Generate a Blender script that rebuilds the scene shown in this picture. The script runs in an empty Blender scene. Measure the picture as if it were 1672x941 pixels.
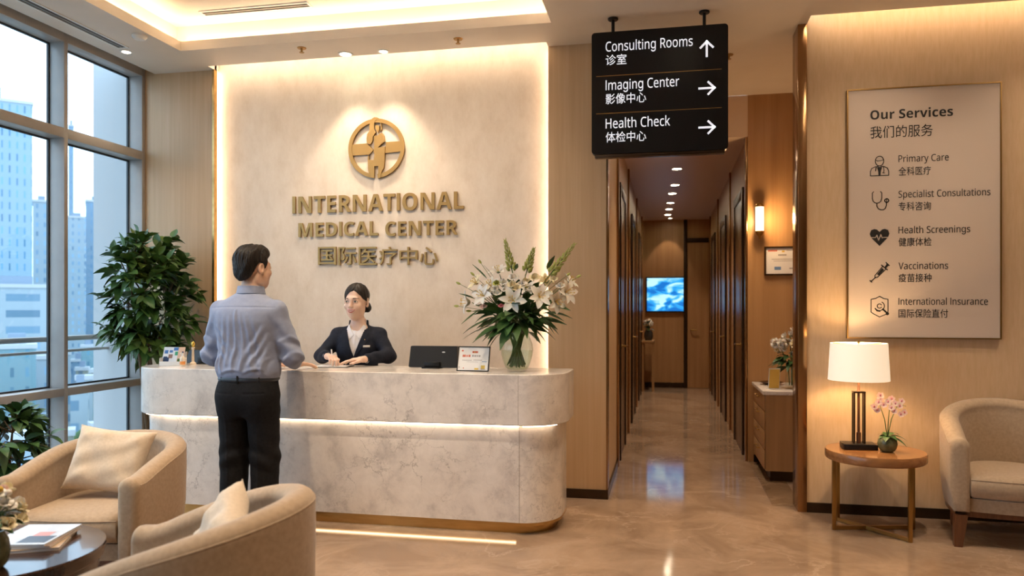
import bpy, bmesh, math, random
import numpy as np
from mathutils import Vector, Matrix, Euler

PI = math.pi
R = math.radians
S = bpy.context.scene
COL = S.collection

# ------------------------------------------------------------------ camera, sky, exposure
YAW = R(11.6)
EYE = 1.36
F_PX = 1238.0
cam_d = bpy.data.cameras.new('camera')
cam = bpy.data.objects.new('camera', cam_d)
COL.objects.link(cam)
cam.location = (0, 0, EYE)
cam.rotation_euler = (R(90), 0, YAW)
cam_d.sensor_width = 36
cam_d.lens = F_PX / 1672 * 36
cam_d.shift_y = 34.5 / 1672
cam_d.clip_end = 2000
cam_d.dof.use_dof = True
cam_d.dof.focus_distance = 5.0
cam_d.dof.aperture_fstop = 2.2
S.camera = cam

world = bpy.data.worlds.new('sky')
S.world = world
world.use_nodes = True
bg = world.node_tree.nodes['Background']
bg.inputs[0].default_value = (0.64, 0.83, 1.0, 1)
bg.inputs[1].default_value = 2.5

S.view_settings.view_transform = 'Standard'
S.view_settings.look = 'None'
S.view_settings.gamma = 1
S.view_settings.use_curve_mapping = False
S.view_settings.exposure = 0.55
S.cycles.use_denoising = True
S.cycles.max_bounces = 8
S.cycles.diffuse_bounces = 5
S.cycles.glossy_bounces = 4
S.cycles.transmission_bounces = 8
S.cycles.transparent_max_bounces = 12
S.cycles.sample_clamp_indirect = 5
S.cycles.caustics_reflective = False
S.cycles.caustics_refractive = False

WARM = (1.0, 0.74, 0.48)
WARM2 = (1.0, 0.79, 0.58)
COVE_E = 15.0       # radiance of the cove LED strips
WALL_E = 10.0       # radiance of the strips round the stone panel
DOWN_W = 66.0      # a ceiling downlight
LAMP_E = 0.36


def P(u, v, Y):
    """point of the plane y = Y seen at photograph position u, v"""
    t = (u - 836) / F_PX
    zc = Y / (math.cos(YAW) + t * math.sin(YAW))
    return Vector((zc * (-math.sin(YAW) + t * math.cos(YAW)), Y, EYE - (v - 505) / F_PX * zc))


# ------------------------------------------------------------------ materials
def mat(name, col=(.8, .8, .8), rough=.5, metal=0., spec=.5, emit=None, es=0., trans=0., ior=1.45, coat=0., sheen=0., sss=0.):
    m = bpy.data.materials.new(name)
    m.use_nodes = True
    b = m.node_tree.nodes['Principled BSDF']
    b.inputs['Base Color'].default_value = (*col, 1)
    b.inputs['Roughness'].default_value = rough
    b.inputs['Metallic'].default_value = metal
    b.inputs['Specular IOR Level'].default_value = spec
    b.inputs['Transmission Weight'].default_value = trans
    b.inputs['IOR'].default_value = ior
    b.inputs['Coat Weight'].default_value = coat
    b.inputs['Coat Roughness'].default_value = .05
    b.inputs['Sheen Weight'].default_value = sheen
    if sss:
        b.inputs['Subsurface Weight'].default_value = sss
        b.inputs['Subsurface Radius'].default_value = (.02, .008, .004)
        b.inputs['Subsurface Scale'].default_value = .5
    if emit:
        b.inputs['Emission Color'].default_value = (*emit, 1)
        b.inputs['Emission Strength'].default_value = es
    return m


def noise_col(m, stops, scale=5, detail=4, stretch=(1, 1, 1), rough=.55, dist=0., bump=0., bump_dist=.01, coord='Object', rr=None):
    """base colour from a stretched noise through a ramp; optional bump and roughness range"""
    nt = m.node_tree
    N, L = nt.nodes, nt.links
    b = N['Principled BSDF']
    tc = N.new('ShaderNodeTexCoord')
    mp = N.new('ShaderNodeMapping')
    mp.inputs['Scale'].default_value = stretch
    nz = N.new('ShaderNodeTexNoise')
    nz.inputs['Scale'].default_value = scale
    nz.inputs['Detail'].default_value = detail
    nz.inputs['Roughness'].default_value = rough
    nz.inputs['Distortion'].default_value = dist
    cr = N.new('ShaderNodeValToRGB')
    el = cr.color_ramp.elements
    while len(el) > 1:
        el.remove(el[-1])
    el[0].position, el[0].color = stops[0][0], (*stops[0][1], 1)
    for p, c in stops[1:]:
        e = el.new(p)
        e.color = (*c, 1)
    L.new(tc.outputs[coord], mp.inputs[0])
    L.new(mp.outputs[0], nz.inputs['Vector'])
    L.new(nz.outputs['Fac'], cr.inputs[0])
    L.new(cr.outputs[0], b.inputs['Base Color'])
    if bump:
        bp = N.new('ShaderNodeBump')
        bp.inputs['Strength'].default_value = bump
        bp.inputs['Distance'].default_value = bump_dist
        L.new(nz.outputs['Fac'], bp.inputs['Height'])
        L.new(bp.outputs[0], b.inputs['Normal'])
    if rr:
        mr = N.new('ShaderNodeMapRange')
        mr.inputs['To Min'].default_value, mr.inputs['To Max'].default_value = rr
        L.new(nz.outputs['Fac'], mr.inputs['Value'])
        L.new(mr.outputs[0], b.inputs['Roughness'])
    return m


def marble(name, base, cloud, vein, vscale=2.2, vwidth=.03, rough=.12, cscale=3., tiles=None, seam=(.3, .24, .18), vamount=.8):
    """clouded stone with thin veins (and optional square tile joints)"""
    m = mat(name, base, rough)
    nt = m.node_tree
    N, L = nt.nodes, nt.links
    b = N['Principled BSDF']
    tc = N.new('ShaderNodeTexCoord')
    n1 = N.new('ShaderNodeTexNoise')
    n1.inputs['Scale'].default_value = cscale
    n1.inputs['Detail'].default_value = 6
    n1.inputs['Roughness'].default_value = .62
    n1.inputs['Distortion'].default_value = .6
    L.new(tc.outputs['Object'], n1.inputs['Vector'])
    r1 = N.new('ShaderNodeValToRGB')
    r1.color_ramp.elements[0].position = .35
    r1.color_ramp.elements[0].color = (*cloud, 1)
    r1.color_ramp.elements[1].position = .65
    r1.color_ramp.elements[1].color = (*base, 1)
    L.new(n1.outputs['Fac'], r1.inputs[0])
    n2 = N.new('ShaderNodeTexNoise')
    n2.inputs['Scale'].default_value = vscale
    n2.inputs['Detail'].default_value = 7
    n2.inputs['Roughness'].default_value = .6
    n2.inputs['Distortion'].default_value = 1.2
    L.new(tc.outputs['Object'], n2.inputs['Vector'])
    sub = N.new('ShaderNodeMath')
    sub.operation = 'SUBTRACT'
    sub.inputs[1].default_value = .5
    L.new(n2.outputs['Fac'], sub.inputs[0])
    ab = N.new('ShaderNodeMath')
    ab.operation = 'ABSOLUTE'
    L.new(sub.outputs[0], ab.inputs[0])
    mr = N.new('ShaderNodeMapRange')
    mr.inputs['From Min'].default_value = 0
    mr.inputs['From Max'].default_value = vwidth
    mr.inputs['To Min'].default_value = vamount
    mr.inputs['To Max'].default_value = 0
    L.new(ab.outputs[0], mr.inputs['Value'])
    mul = N.new('ShaderNodeMath')
    mul.operation = 'MULTIPLY'
    L.new(mr.outputs[0], mul.inputs[0])
    n3 = N.new('ShaderNodeTexNoise')
    n3.inputs['Scale'].default_value = vscale * .9
    L.new(tc.outputs['Object'], n3.inputs['Vector'])
    r3 = N.new('ShaderNodeMapRange')
    r3.inputs['From Min'].default_value = .42
    r3.inputs['From Max'].default_value = .62
    L.new(n3.outputs['Fac'], r3.inputs['Value'])
    L.new(r3.outputs[0], mul.inputs[1])
    mx = N.new('ShaderNodeMix')
    mx.data_type = 'RGBA'
    L.new(mul.outputs[0], mx.inputs[0])
    L.new(r1.outputs[0], mx.inputs[6])
    mx.inputs[7].default_value = (*vein, 1)
    out = mx.outputs[2]
    if tiles:
        br = N.new('ShaderNodeTexBrick')
        br.offset = 0
        br.inputs['Scale'].default_value = 1
        br.inputs['Mortar Size'].default_value = .0025
        br.inputs['Mortar Smooth'].default_value = 0
        br.inputs['Brick Width'].default_value = tiles[0]
        br.inputs['Row Height'].default_value = tiles[1]
        L.new(tc.outputs['Object'], br.inputs['Vector'])
        m2 = N.new('ShaderNodeMix')
        m2.data_type = 'RGBA'
        L.new(br.outputs['Fac'], m2.inputs[0])
        L.new(out, m2.inputs[6])
        m2.inputs[7].default_value = (*seam, 1)
        out = m2.outputs[2]
    L.new(out, b.inputs['Base Color'])
    return m


def pane_mat(name, tint=(1, 1, 1), refl=.06, rough=.0):
    """architectural glass: clear sheet with a faint reflection"""
    m = bpy.data.materials.new(name)
    m.use_nodes = True
    nt = m.node_tree
    nt.nodes.clear()
    o = nt.nodes.new('ShaderNodeOutputMaterial')
    t = nt.nodes.new('ShaderNodeBsdfTransparent')
    t.inputs[0].default_value = (*tint, 1)
    g = nt.nodes.new('ShaderNodeBsdfGlossy')
    g.inputs['Roughness'].default_value = rough
    f = nt.nodes.new('ShaderNodeFresnel')
    f.inputs[0].default_value = 1.45
    mx = nt.nodes.new('ShaderNodeMixShader')
    if refl == 'rim':
        lw = nt.nodes.new('ShaderNodeLayerWeight')
        lw.inputs[0].default_value = .5
        pw = nt.nodes.new('ShaderNodeMath')
        pw.operation = 'POWER'
        pw.inputs[1].default_value = 5
        ml = nt.nodes.new('ShaderNodeMath')
        ml.operation = 'MULTIPLY_ADD'
        ml.inputs[1].default_value = .75
        ml.inputs[2].default_value = .035
        nt.links.new(lw.outputs['Facing'], pw.inputs[0])
        nt.links.new(pw.outputs[0], ml.inputs[0])
        nt.links.new(ml.outputs[0], mx.inputs[0])
    elif refl is None:
        nt.links.new(f.outputs[0], mx.inputs[0])
    else:
        mx.inputs[0].default_value = refl
    nt.links.new(t.outputs[0], mx.inputs[1])
    nt.links.new(g.outputs[0], mx.inputs[2])
    nt.links.new(mx.outputs[0], o.inputs[0])
    return m


def facade_mat(name, wall, glass, sx, sz, gw=.75, rough=.4):
    """far building face: grid of windows"""
    m = mat(name, wall, rough)
    nt = m.node_tree
    N, L = nt.nodes, nt.links
    b = N['Principled BSDF']
    tc = N.new('ShaderNodeTexCoord')
    sp = N.new('ShaderNodeSeparateXYZ')
    L.new(tc.outputs['Object'], sp.inputs[0])
    ad = N.new('ShaderNodeMath')
    ad.operation = 'ADD'
    L.new(sp.outputs[0], ad.inputs[0])
    L.new(sp.outputs[1], ad.inputs[1])
    cb = N.new('ShaderNodeCombineXYZ')
    L.new(ad.outputs[0], cb.inputs[0])
    L.new(sp.outputs[2], cb.inputs[1])
    br = N.new('ShaderNodeTexBrick')
    br.offset = 0
    br.inputs['Scale'].default_value = 1
    br.inputs['Brick Width'].default_value = sx
    br.inputs['Row Height'].default_value = sz
    br.inputs['Mortar Size'].default_value = sz * (1 - gw) / 2
    br.inputs['Mortar Smooth'].default_value = 0
    br.inputs['Color1'].default_value = (*glass, 1)
    br.inputs['Color2'].default_value = (*[min(1, c * 1.9 + .04) for c in glass], 1)
    br.inputs['Mortar'].default_value = (*wall, 1)
    L.new(cb.outputs[0], br.inputs['Vector'])
    L.new(br.outputs['Color'], b.inputs['Base Color'])
    return m


MT = {}
MT['stone'] = noise_col(mat('stone wall covering', rough=.62), [(.3, (.66, .565, .455)), (.5, (.73, .64, .535)), (.72, (.79, .71, .61))], 9, 8, (1, 1, .55), .72, bump=.12, bump_dist=.004)
MT['veneer'] = noise_col(mat('light wood veneer', rough=.42), [(.3, (.53, .36, .205)), (.5, (.565, .39, .225)), (.7, (.60, .425, .255))], 22, 6, (1.6, 1.6, .05), .6)
MT['wallpaper'] = noise_col(mat('woven beige wall covering', rough=.7), [(.3, (.57, .39, .22)), (.5, (.61, .425, .25)), (.7, (.645, .46, .28))], 34, 6, (1.4, 1.4, .2), .65, bump=.1, bump_dist=.003)
MT['corridor'] = noise_col(mat('brown veneer', rough=.35), [(.3, (.36, .19, .08)), (.5, (.42, .235, .10)), (.7, (.47, .275, .125))], 10, 6, (1.5, 1.5, .06), .6)
MT['doorleaf'] = noise_col(mat('dark stained door', rough=.28), [(.3, (.13, .062, .026)), (.7, (.19, .095, .04))], 10, 5, (1.5, 1.5, .06))
MT['ceil'] = noise_col(mat('painted ceiling', rough=.55), [(.3, (.70, .645, .575)), (.7, (.745, .69, .62))], 3, 3)
MT['floor'] = marble('polished beige marble', (.38, .265, .18), (.25, .165, .105), (.50, .38, .285), 1.5, .022, .075, 2.3, None, (.30, .21, .13), .5)
MT['nicheshade'] = marble('marble darkened as niche shade', (.26, .17, .10), (.18, .115, .065), (.40, .28, .18), 1.8, .03, .22, 2.5)  # floor marble in a darker tone that carries the niche shade
def crackle_marble(name):
    m = mat(name, (.7, .66, .6), .16)
    nt = m.node_tree
    N, L = nt.nodes, nt.links
    b = N['Principled BSDF']
    tc = N.new('ShaderNodeTexCoord')
    def noise(scale, det, dist=0., rough=.6):
        n = N.new('ShaderNodeTexNoise')
        n.inputs['Scale'].default_value, n.inputs['Detail'].default_value = scale, det
        n.inputs['Distortion'].default_value, n.inputs['Roughness'].default_value = dist, rough
        L.new(tc.outputs['Object'], n.inputs['Vector'])
        return n
    cloud = noise(5.5, 8, .3, .68)
    r1 = N.new('ShaderNodeValToRGB')
    e = r1.color_ramp.elements
    e[0].position, e[0].color = .33, (.58, .54, .505, 1)
    e[1].position, e[1].color = .68, (.86, .81, .755, 1)
    x = e.new(.5)
    x.color = (.77, .72, .665, 1)
    L.new(cloud.outputs['Fac'], r1.inputs[0])
    warp = noise(2.5, 6, 0, .65)
    vm = N.new('ShaderNodeVectorMath')
    vm.operation = 'MULTIPLY_ADD'
    vm.inputs[1].default_value = (.55, .55, .55)
    L.new(warp.outputs['Color'], vm.inputs[0])
    L.new(tc.outputs['Object'], vm.inputs[2])
    col = r1.outputs[0]
    for sc, w, amt, mk in ((3.2, .020, .55, 2.1), (8.0, .030, .38, 3.3)):
        vo = N.new('ShaderNodeTexVoronoi')
        vo.feature = 'DISTANCE_TO_EDGE'
        vo.inputs['Scale'].default_value = sc
        L.new(vm.outputs[0], vo.inputs['Vector'])
        mr = N.new('ShaderNodeMapRange')
        mr.interpolation_type = 'SMOOTHSTEP'
        mr.inputs['From Max'].default_value = w
        mr.inputs['To Min'].default_value, mr.inputs['To Max'].default_value = amt, 0
        L.new(vo.outputs['Distance'], mr.inputs['Value'])
        ms = noise(mk, 3)
        m2 = N.new('ShaderNodeMapRange')
        m2.inputs['From Min'].default_value, m2.inputs['From Max'].default_value = .45, .62
        L.new(ms.outputs['Fac'], m2.inputs['Value'])
        mu = N.new('ShaderNodeMath')
        mu.operation = 'MULTIPLY'
        L.new(mr.outputs[0], mu.inputs[0])
        L.new(m2.outputs[0], mu.inputs[1])
        mx = N.new('ShaderNodeMix')
        mx.data_type = 'RGBA'
        L.new(mu.outputs[0], mx.inputs[0])
        L.new(col, mx.inputs[6])
        mx.inputs[7].default_value = (.30, .265, .24, 1)
        col = mx.outputs[2]
    L.new(col, b.inputs['Base Color'])
    return m
MT['desk'] = crackle_marble('white veined marble')
MT['deskedge'] = MT['desk']
MT['gold'] = noise_col(mat('brushed gold', rough=.28, metal=1), [(.3, (.50, .31, .11)), (.7, (.62, .40, .16))], 30, 3, (.2, 1, 1))
MT['goldletter'] = mat('gold lettering', (.40, .255, .095), .42, .75)
MT['brass'] = mat('antique brass', (.40, .24, .08), .32, 1)
MT['bronze'] = mat('polished bronze', (.36, .205, .095), .2, 1)
MT['darkbronze'] = mat('dark bronze', (.055, .032, .018), .25, .6)
MT['frame'] = noise_col(mat('window frame metal', rough=.35), [(.3, (.33, .32, .31)), (.7, (.40, .385, .37))], 4, 3)
MT['gasket'] = mat('black gasket', (.03, .035, .04), .5)
MT['glass'] = pane_mat('window glass', (.93, .97, 1.0), .05)
MT['leddesk'] = mat('LED strip of desk', (1, .9, .7), .5, emit=WARM2, es=5.0)
MT['ceilwarm'] = mat('warm corridor ceiling paint', (.70, .55, .42), .4)
MT['led'] = mat('LED strip', (1, .9, .7), .5, emit=WARM, es=COVE_E)
MT['ledwall'] = mat('LED strip of wall panel', (1, .9, .7), .5, emit=WARM2, es=WALL_E)
MT['spot'] = mat('lit downlight lens', (1, 1, 1), .5, emit=(1, .86, .62), es=5)
MT['black'] = mat('black metal', (.012, .012, .013), .35, .3)
MT['sign'] = mat('black sign board', (.007, .007, .008), .35, spec=.3)
MT['white_lit'] = mat('lit white lettering', (.9, .9, .9), .5, emit=(.86, .90, 1), es=.5)
MT['ink'] = mat('black ink', (.018, .016, .014), .6)
MT['board'] = mat('cream sign panel', (.60, .49, .395), .5, spec=.3)
MT['pier'] = mat('white outside cladding', (.47, .48, .49), .7)
MT['white'] = mat('white plastic', (.78, .78, .76), .4)
MT['paper'] = mat('white paper', (.82, .81, .79), .7)
MT['blackplastic'] = mat('black plastic', (.013, .013, .014), .32)
MT['sofa'] = noise_col(mat('beige upholstery', rough=.9, sheen=.25), [(.3, (.35, .25, .16)), (.5, (.39, .285, .185)), (.7, (.43, .315, .21))], 60, 5, bump=.18, bump_dist=.003)
MT['cushion'] = noise_col(mat('cream linen', rough=.9, sheen=.2), [(.3, (.56, .46, .345)), (.7, (.64, .53, .41))], 80, 5, bump=.2, bump_dist=.002)
MT['darkwood'] = noise_col(mat('dark polished wood', rough=.2, coat=.5), [(.3, (.022, .009, .005)), (.7, (.052, .022, .010))], 9, 5, (1, 6, 6))
MT['redwood'] = noise_col(mat('red brown wood', rough=.35), [(.3, (.10, .036, .014)), (.7, (.17, .065, .026))], 12, 5, (6, 6, .6))
MT['tabletop'] = noise_col(mat('amber wood', rough=.25, coat=.3), [(.3, (.24, .10, .034)), (.7, (.34, .155, .055))], 8, 5, (.8, 6, 6))
MT['cabinet'] = noise_col(mat('oak veneer', rough=.42), [(.3, (.34, .19, .08)), (.7, (.45, .265, .12))], 12, 5, (1.5, 1.5, .08))
MT['leaf'] = noise_col(mat('green leaf', rough=.42), [(.3, (.035, .095, .020)), (.55, (.065, .150, .030)), (.75, (.15, .23, .045))], 3, 2)
MT['leafdark'] = noise_col(mat('dark green leaf', rough=.4), [(.3, (.028, .075, .020)), (.7, (.065, .145, .04))], 5, 2)
MT['stem'] = mat('green stem', (.10, .17, .04), .5)
MT['bark'] = noise_col(mat('brown bark', rough=.8), [(.3, (.11, .065, .03)), (.7, (.2, .13, .07))], 20, 4, (1, 1, .2))
MT['petal'] = mat('white petal', (.82, .78, .70), .5, sss=.15)
MT['petalcream'] = mat('cream petal', (.80, .70, .46), .5, sss=.1)
MT['petalpink'] = mat('pale pink petal', (.86, .62, .54), .5, sss=.1)
MT['pollen'] = mat('yellow stamen', (.62, .40, .05), .6)
MT['budgreen'] = mat('yellow green bud', (.42, .45, .12), .5)
MT['pink'] = mat('pink flower', (.62, .20, .24), .5)
MT['vaseglass'] = pane_mat('clear vase glass', (.96, .98, .96), 'rim')
MT['water'] = pane_mat('vase water', (.93, .96, .90), .02)
MT['ceramic'] = noise_col(mat('speckled green glaze', rough=.2), [(.35, (.06, .07, .03)), (.65, (.17, .17, .085))], 18, 4)
MT['potdark'] = mat('dark planter', (.05, .045, .04), .4)
MT['soil'] = mat('soil', (.03, .02, .013), .9)
MT['shade'] = mat('lit lamp shade', (.90, .86, .78), .8, emit=(1, .80, .56), es=LAMP_E)
MT['screen'] = None


# ------------------------------------------------------------------ mesh building
class G:
    """collects geometry for one mesh"""
    def __init__(self):
        self.v, self.f, self.m = [], [], []

    def add(self, v, f, mi=0):
        n = len(self.v)
        self.v.extend([tuple(map(float, p)) for p in v])
        self.f.extend([tuple(int(i) + n for i in q) for q in f])
        self.m.extend([mi] * len(f))
        return self

    def bm(self, b, mi=0):
        b.verts.ensure_lookup_table()
        b.verts.index_update()
        self.add([p.co for p in b.verts], [[p.index for p in q.verts] for q in b.faces], mi)
        b.free()
        return self

    def box(self, x0, x1, y0, y1, z0, z1, bev=0., mi=0, seg=2):
        if bev <= 0:
            v = [(x, y, z) for z in (z0, z1) for y in (y0, y1) for x in (x0, x1)]
            return self.add(v, [(0, 2, 3, 1), (4, 5, 7, 6), (0, 1, 5, 4), (2, 6, 7, 3), (0, 4, 6, 2), (1, 3, 7, 5)], mi)
        b = bmesh.new()
        bmesh.ops.create_cube(b, size=1)
        for p in b.verts:
            p.co = ((x0 + x1) / 2 + p.co.x * (x1 - x0), (y0 + y1) / 2 + p.co.y * (y1 - y0), (z0 + z1) / 2 + p.co.z * (z1 - z0))
        bmesh.ops.bevel(b, geom=list(b.edges), offset=bev, segments=seg, profile=.5, affect='EDGES')
        return self.bm(b, mi)

    def tube(self, pts, r, seg=10, caps=True, mi=0):
        pts = [Vector(p) for p in pts]
        rs = r if hasattr(r, '__len__') else [r] * len(pts)
        v, f = [], []
        t0 = (pts[1] - pts[0]).normalized()
        a = t0.orthogonal().normalized()
        for i, p in enumerate(pts):
            t = (pts[min(i + 1, len(pts) - 1)] - pts[max(i - 1, 0)]).normalized()
            a = (a - t * a.dot(t)).normalized()
            b = t.cross(a)
            for k in range(seg):
                an = 2 * PI * k / seg
                v.append(p + (a * math.cos(an) + b * math.sin(an)) * rs[i])
        for i in range(len(pts) - 1):
            for k in range(seg):
                k2 = (k + 1) % seg
                f.append((i * seg + k, i * seg + k2, (i + 1) * seg + k2, (i + 1) * seg + k))
        if caps:
            f.append(tuple(range(seg))[::-1])
            f.append(tuple((len(pts) - 1) * seg + k for k in range(seg)))
        return self.add(v, f, mi)

    def lathe(self, prof, c=(0, 0, 0), seg=32, mi=0, sx=1., sy=1.):
        v, f = [], []
        for (r, z) in prof:
            for k in range(seg):
                an = 2 * PI * k / seg
                v.append((c[0] + r * sx * math.cos(an), c[1] + r * sy * math.sin(an), c[2] + z))
        n = len(prof)
        for i in range(n - 1):
            for k in range(seg):
                k2 = (k + 1) % seg
                f.append((i * seg + k, i * seg + k2, (i + 1) * seg + k2, (i + 1) * seg + k))
        if prof[0][0] > 1e-5:
            f.append(tuple(range(seg))[::-1])
        if prof[-1][0] > 1e-5:
            f.append(tuple((n - 1) * seg + k for k in range(seg)))
        return self.add(v, f, mi)

    def prism(self, poly, z0, z1, plane='xy', mi=0):
        """closed outline extruded; plane xz gives depth along y"""
        n = len(poly)
        def pt(a, b, d):
            return (a, b, d) if plane == 'xy' else ((a, d, b) if plane == 'xz' else (d, a, b))
        v = [pt(a, b, z0) for a, b in poly] + [pt(a, b, z1) for a, b in poly]
        b = bmesh.new()
        bv = [b.verts.new(p) for p in v]
        b.faces.new(bv[:n][::-1])
        b.faces.new(bv[n:])
        for i in range(n):
            j = (i + 1) % n
            b.faces.new((bv[i], bv[j], bv[n + j], bv[n + i]))
        bmesh.ops.recalc_face_normals(b, faces=b.faces)
        bmesh.ops.triangulate(b, faces=[q for q in b.faces if len(q.verts) > 4])
        return self.bm(b, mi)

    def ell(self, c, r, seg=14, rings=9, rot=None, mi=0):
        v, f = [], []
        q = Euler(rot).to_matrix() if rot else None
        for i in range(rings + 1):
            th = PI * i / rings
            for k in range(seg):
                ph = 2 * PI * k / seg
                p = Vector((r[0] * math.sin(th) * math.cos(ph), r[1] * math.sin(th) * math.sin(ph), r[2] * math.cos(th)))
                if q:
                    p = q @ p
                v.append((c[0] + p.x, c[1] + p.y, c[2] + p.z))
        for i in range(rings):
            for k in range(seg):
                k2 = (k + 1) % seg
                f.append((i * seg + k, (i + 1) * seg + k, (i + 1) * seg + k2, i * seg + k2))
        return self.add(v, f, mi)

    def grid(self, rows, mi=0, closed=False):
        n, k = len(rows), len(rows[0])
        f = []
        for i in range(n - 1):
            for j in range(k if closed else k - 1):
                j2 = (j + 1) % k
                f.append((i * k + j, i * k + j2, (i + 1) * k + j2, (i + 1) * k + j))
        return self.add([p for r in rows for p in r], f, mi)

    def build(self, name, mats, parent=None, loc=None, rot=None, smooth=40, weld=False):
        me = bpy.data.meshes.new(name)
        me.from_pydata(self.v, [], self.f)
        if not isinstance(mats, (list, tuple)):
            mats = [mats]
        for q in mats:
            me.materials.append(q)
        if len(mats) > 1:
            me.polygons.foreach_set('material_index', self.m)
        if weld:
            b = bmesh.new()
            b.from_mesh(me)
            bmesh.ops.remove_doubles(b, verts=b.verts, dist=1e-5)
            bmesh.ops.recalc_face_normals(b, faces=b.faces)
            b.to_mesh(me)
            b.free()
        if smooth:
            me.shade_smooth()
            me.set_sharp_from_angle(angle=R(smooth))
        me.update()
        return link(name, me, parent, loc, rot)


def link(name, data, parent=None, loc=None, rot=None):
    o = bpy.data.objects.new(name, data)
    COL.objects.link(o)
    if parent is not None:
        o.parent = parent
    if loc is not None:
        o.location = loc
    if rot is not None:
        o.rotation_euler = rot
    return o


def thing(name, label, cat, loc=(0, 0, 0), rz=0., group=None):
    o = bpy.data.objects.new(name, None)
    COL.objects.link(o)
    o.location = loc
    o.rotation_euler = (0, 0, rz)
    o.empty_display_size = .05
    return tag(o, label, cat, group)


def tag(o, label, cat, group=None, kind=None):
    o['label'] = label
    o['category'] = cat
    if group:
        o['group'] = group
    if kind:
        o['kind'] = kind
    return o


def struct(name, g, m, label=None, cat=None, parent=None, smooth=40):
    o = g.build(name, m, parent, smooth=smooth)
    if parent is None:
        o['kind'] = 'structure'
        o['label'] = label or name
        o['category'] = cat or name.split('_')[0]
    return o


def copy_tree(o, parent=None):
    c = o.copy()
    COL.objects.link(c)
    if parent is not None:
        c.parent = parent
    for ch in list(o.children):
        copy_tree(ch, c)
    return c


def sans(s, bold=False):
    """the same Latin letters in the plain sans-serif cut"""
    r = ''
    for c in s:
        if c == 'I':
            c = chr(0x399)                      # plain upright bar
        elif c == 'g':
            c = chr(0x261)                      # single-storey g
        elif 'A' <= c <= 'Z':
            c = chr((0x1D5D4 if bold else 0x1D5A0) + ord(c) - 65)
        elif 'a' <= c <= 'z':
            c = chr((0x1D5EE if bold else 0x1D5BA) + ord(c) - 97)
        r += c
    return r


def text_geo(s, size, extrude=0., offset=0., bevel=0., align='LEFT', spacing=1., bold=False):
    """letters as mesh data standing in the xz plane, facing -y, baseline at z = 0"""
    cu = bpy.data.curves.new('lettering', 'FONT')
    cu.body = sans(s, bold)
    cu.size = size
    cu.extrude = extrude
    cu.offset = offset
    cu.bevel_depth = bevel
    cu.align_x = align
    cu.space_character = spacing
    cu.resolution_u = 4
    o = bpy.data.objects.new('lettering', cu)
    COL.objects.link(o)
    bpy.context.view_layer.update()
    dg = bpy.context.evaluated_depsgraph_get()
    me = bpy.data.meshes.new_from_object(o.evaluated_get(dg))
    bpy.data.objects.remove(o)
    bpy.data.curves.remove(cu)
    me.transform(Matrix.Rotation(R(90), 4, 'X'))
    return me


def text(name, s, size, m, parent, loc, extrude=.0008, offset=0., align='LEFT', bevel=0., fit=None, spacing=1.):
    me = text_geo(s, size, extrude, offset, bevel, align, spacing)
    me.materials.clear()
    me.materials.append(m)
    if fit:
        xs = [p.co.x for p in me.vertices]
        w = max(xs) - min(xs)
        k = fit / w
        me.transform(Matrix.Diagonal((k, 1, 1, 1)))
    return link(name, me, parent, loc)


def arc(cx, cy, r, a0, a1, n):
    return [(cx + r * math.cos(a0 + (a1 - a0) * i / n), cy + r * math.sin(a0 + (a1 - a0) * i / n)) for i in range(n + 1)]


def rrect(x0, x1, y0, y1, r, n=6):
    return arc(x1 - r, y0 + r, r, -PI / 2, 0, n) + arc(x1 - r, y1 - r, r, 0, PI / 2, n) + arc(x0 + r, y1 - r, r, PI / 2, PI, n) + arc(x0 + r, y0 + r, r, PI, 1.5 * PI, n)
# ------------------------------------------------------------------ the room
CH = 3.27            # lobby ceiling
TX0, TX1, TY0, TY1 = -3.53, -.76, 1.2, 5.0     # raised tray
YW = 5.45            # veneer wall plane
YS = 5.53            # stone panel plane
YG = 5.38            # services wall plane
XP0, XP1 = -3.54, -.85
CL, CR = -.43, .70   # corridor sides
YN = 7.05            # niche back wall
YE = 13.4            # corridor end
CC = 2.90            # corridor ceiling

struct('floor', G().box(-4.31, 5.2, -3.2, YE + .2, -.1, 0), MT['floor'], 'polished beige marble floor', 'floor')
g = G().box(CR + .01, .913, YG + .12, YN, 0, .0015)  # thin dark sheet, shade of the niche floor put into its colour
struct('trim_1', g, MT['nicheshade'], 'darker floor strip painting the niche shade along the corridor', 'floor strip')

# ceiling with the raised tray left open
g = G()
T = .05
g.box(-4.06, TX0 - .03, -3.2, 5.36, CH, CH + T)
g.box(TX1 + .03, CL, -3.2, 5.36, CH, CH + T)
g.box(TX0 - .03, TX1 + .03, -3.2, TY0 - .03, CH, CH + T)
g.box(TX0 - .03, TX1 + .03, TY1 + .03, 5.36, CH, CH + T)
g.box(-4.06, XP0, 5.36, YW + .05, CH, CH + T)
g.box(XP1, CL, 5.36, YW + .05, CH, CH + T)
g.box(CL, .913, -3.2, YN, CH, CH + T)
g.box(.913, 5.2, -3.2, 5.22, CH, CH + T)
g.box(.913, 1.7, YG + .12, YN, CH, CH + T)
g.box(-4.5, -4.06, -3.2, YW + .1, 3.40, 3.44)           # pocket over the window head
g.box(-4.08, -4.06, -3.2, YW + .1, CH, 3.40)
g.box(XP0 - .05, XP1 + .05, 5.30, YS + .1, 3.40, 3.44)  # slot over the stone panel
g.box(XP0, XP1, 5.345, 5.36, CH + T, 3.40)
g.box(.913, 5.2, 5.1, YG + .1, 3.42, 3.46)              # slot over the services wall
g.box(.913, 5.2, 5.205, 5.22, CH + T, 3.42)
struct('ceiling', g, MT['ceil'], 'off white plaster ceiling around the raised tray', 'ceiling')
g = G()
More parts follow.
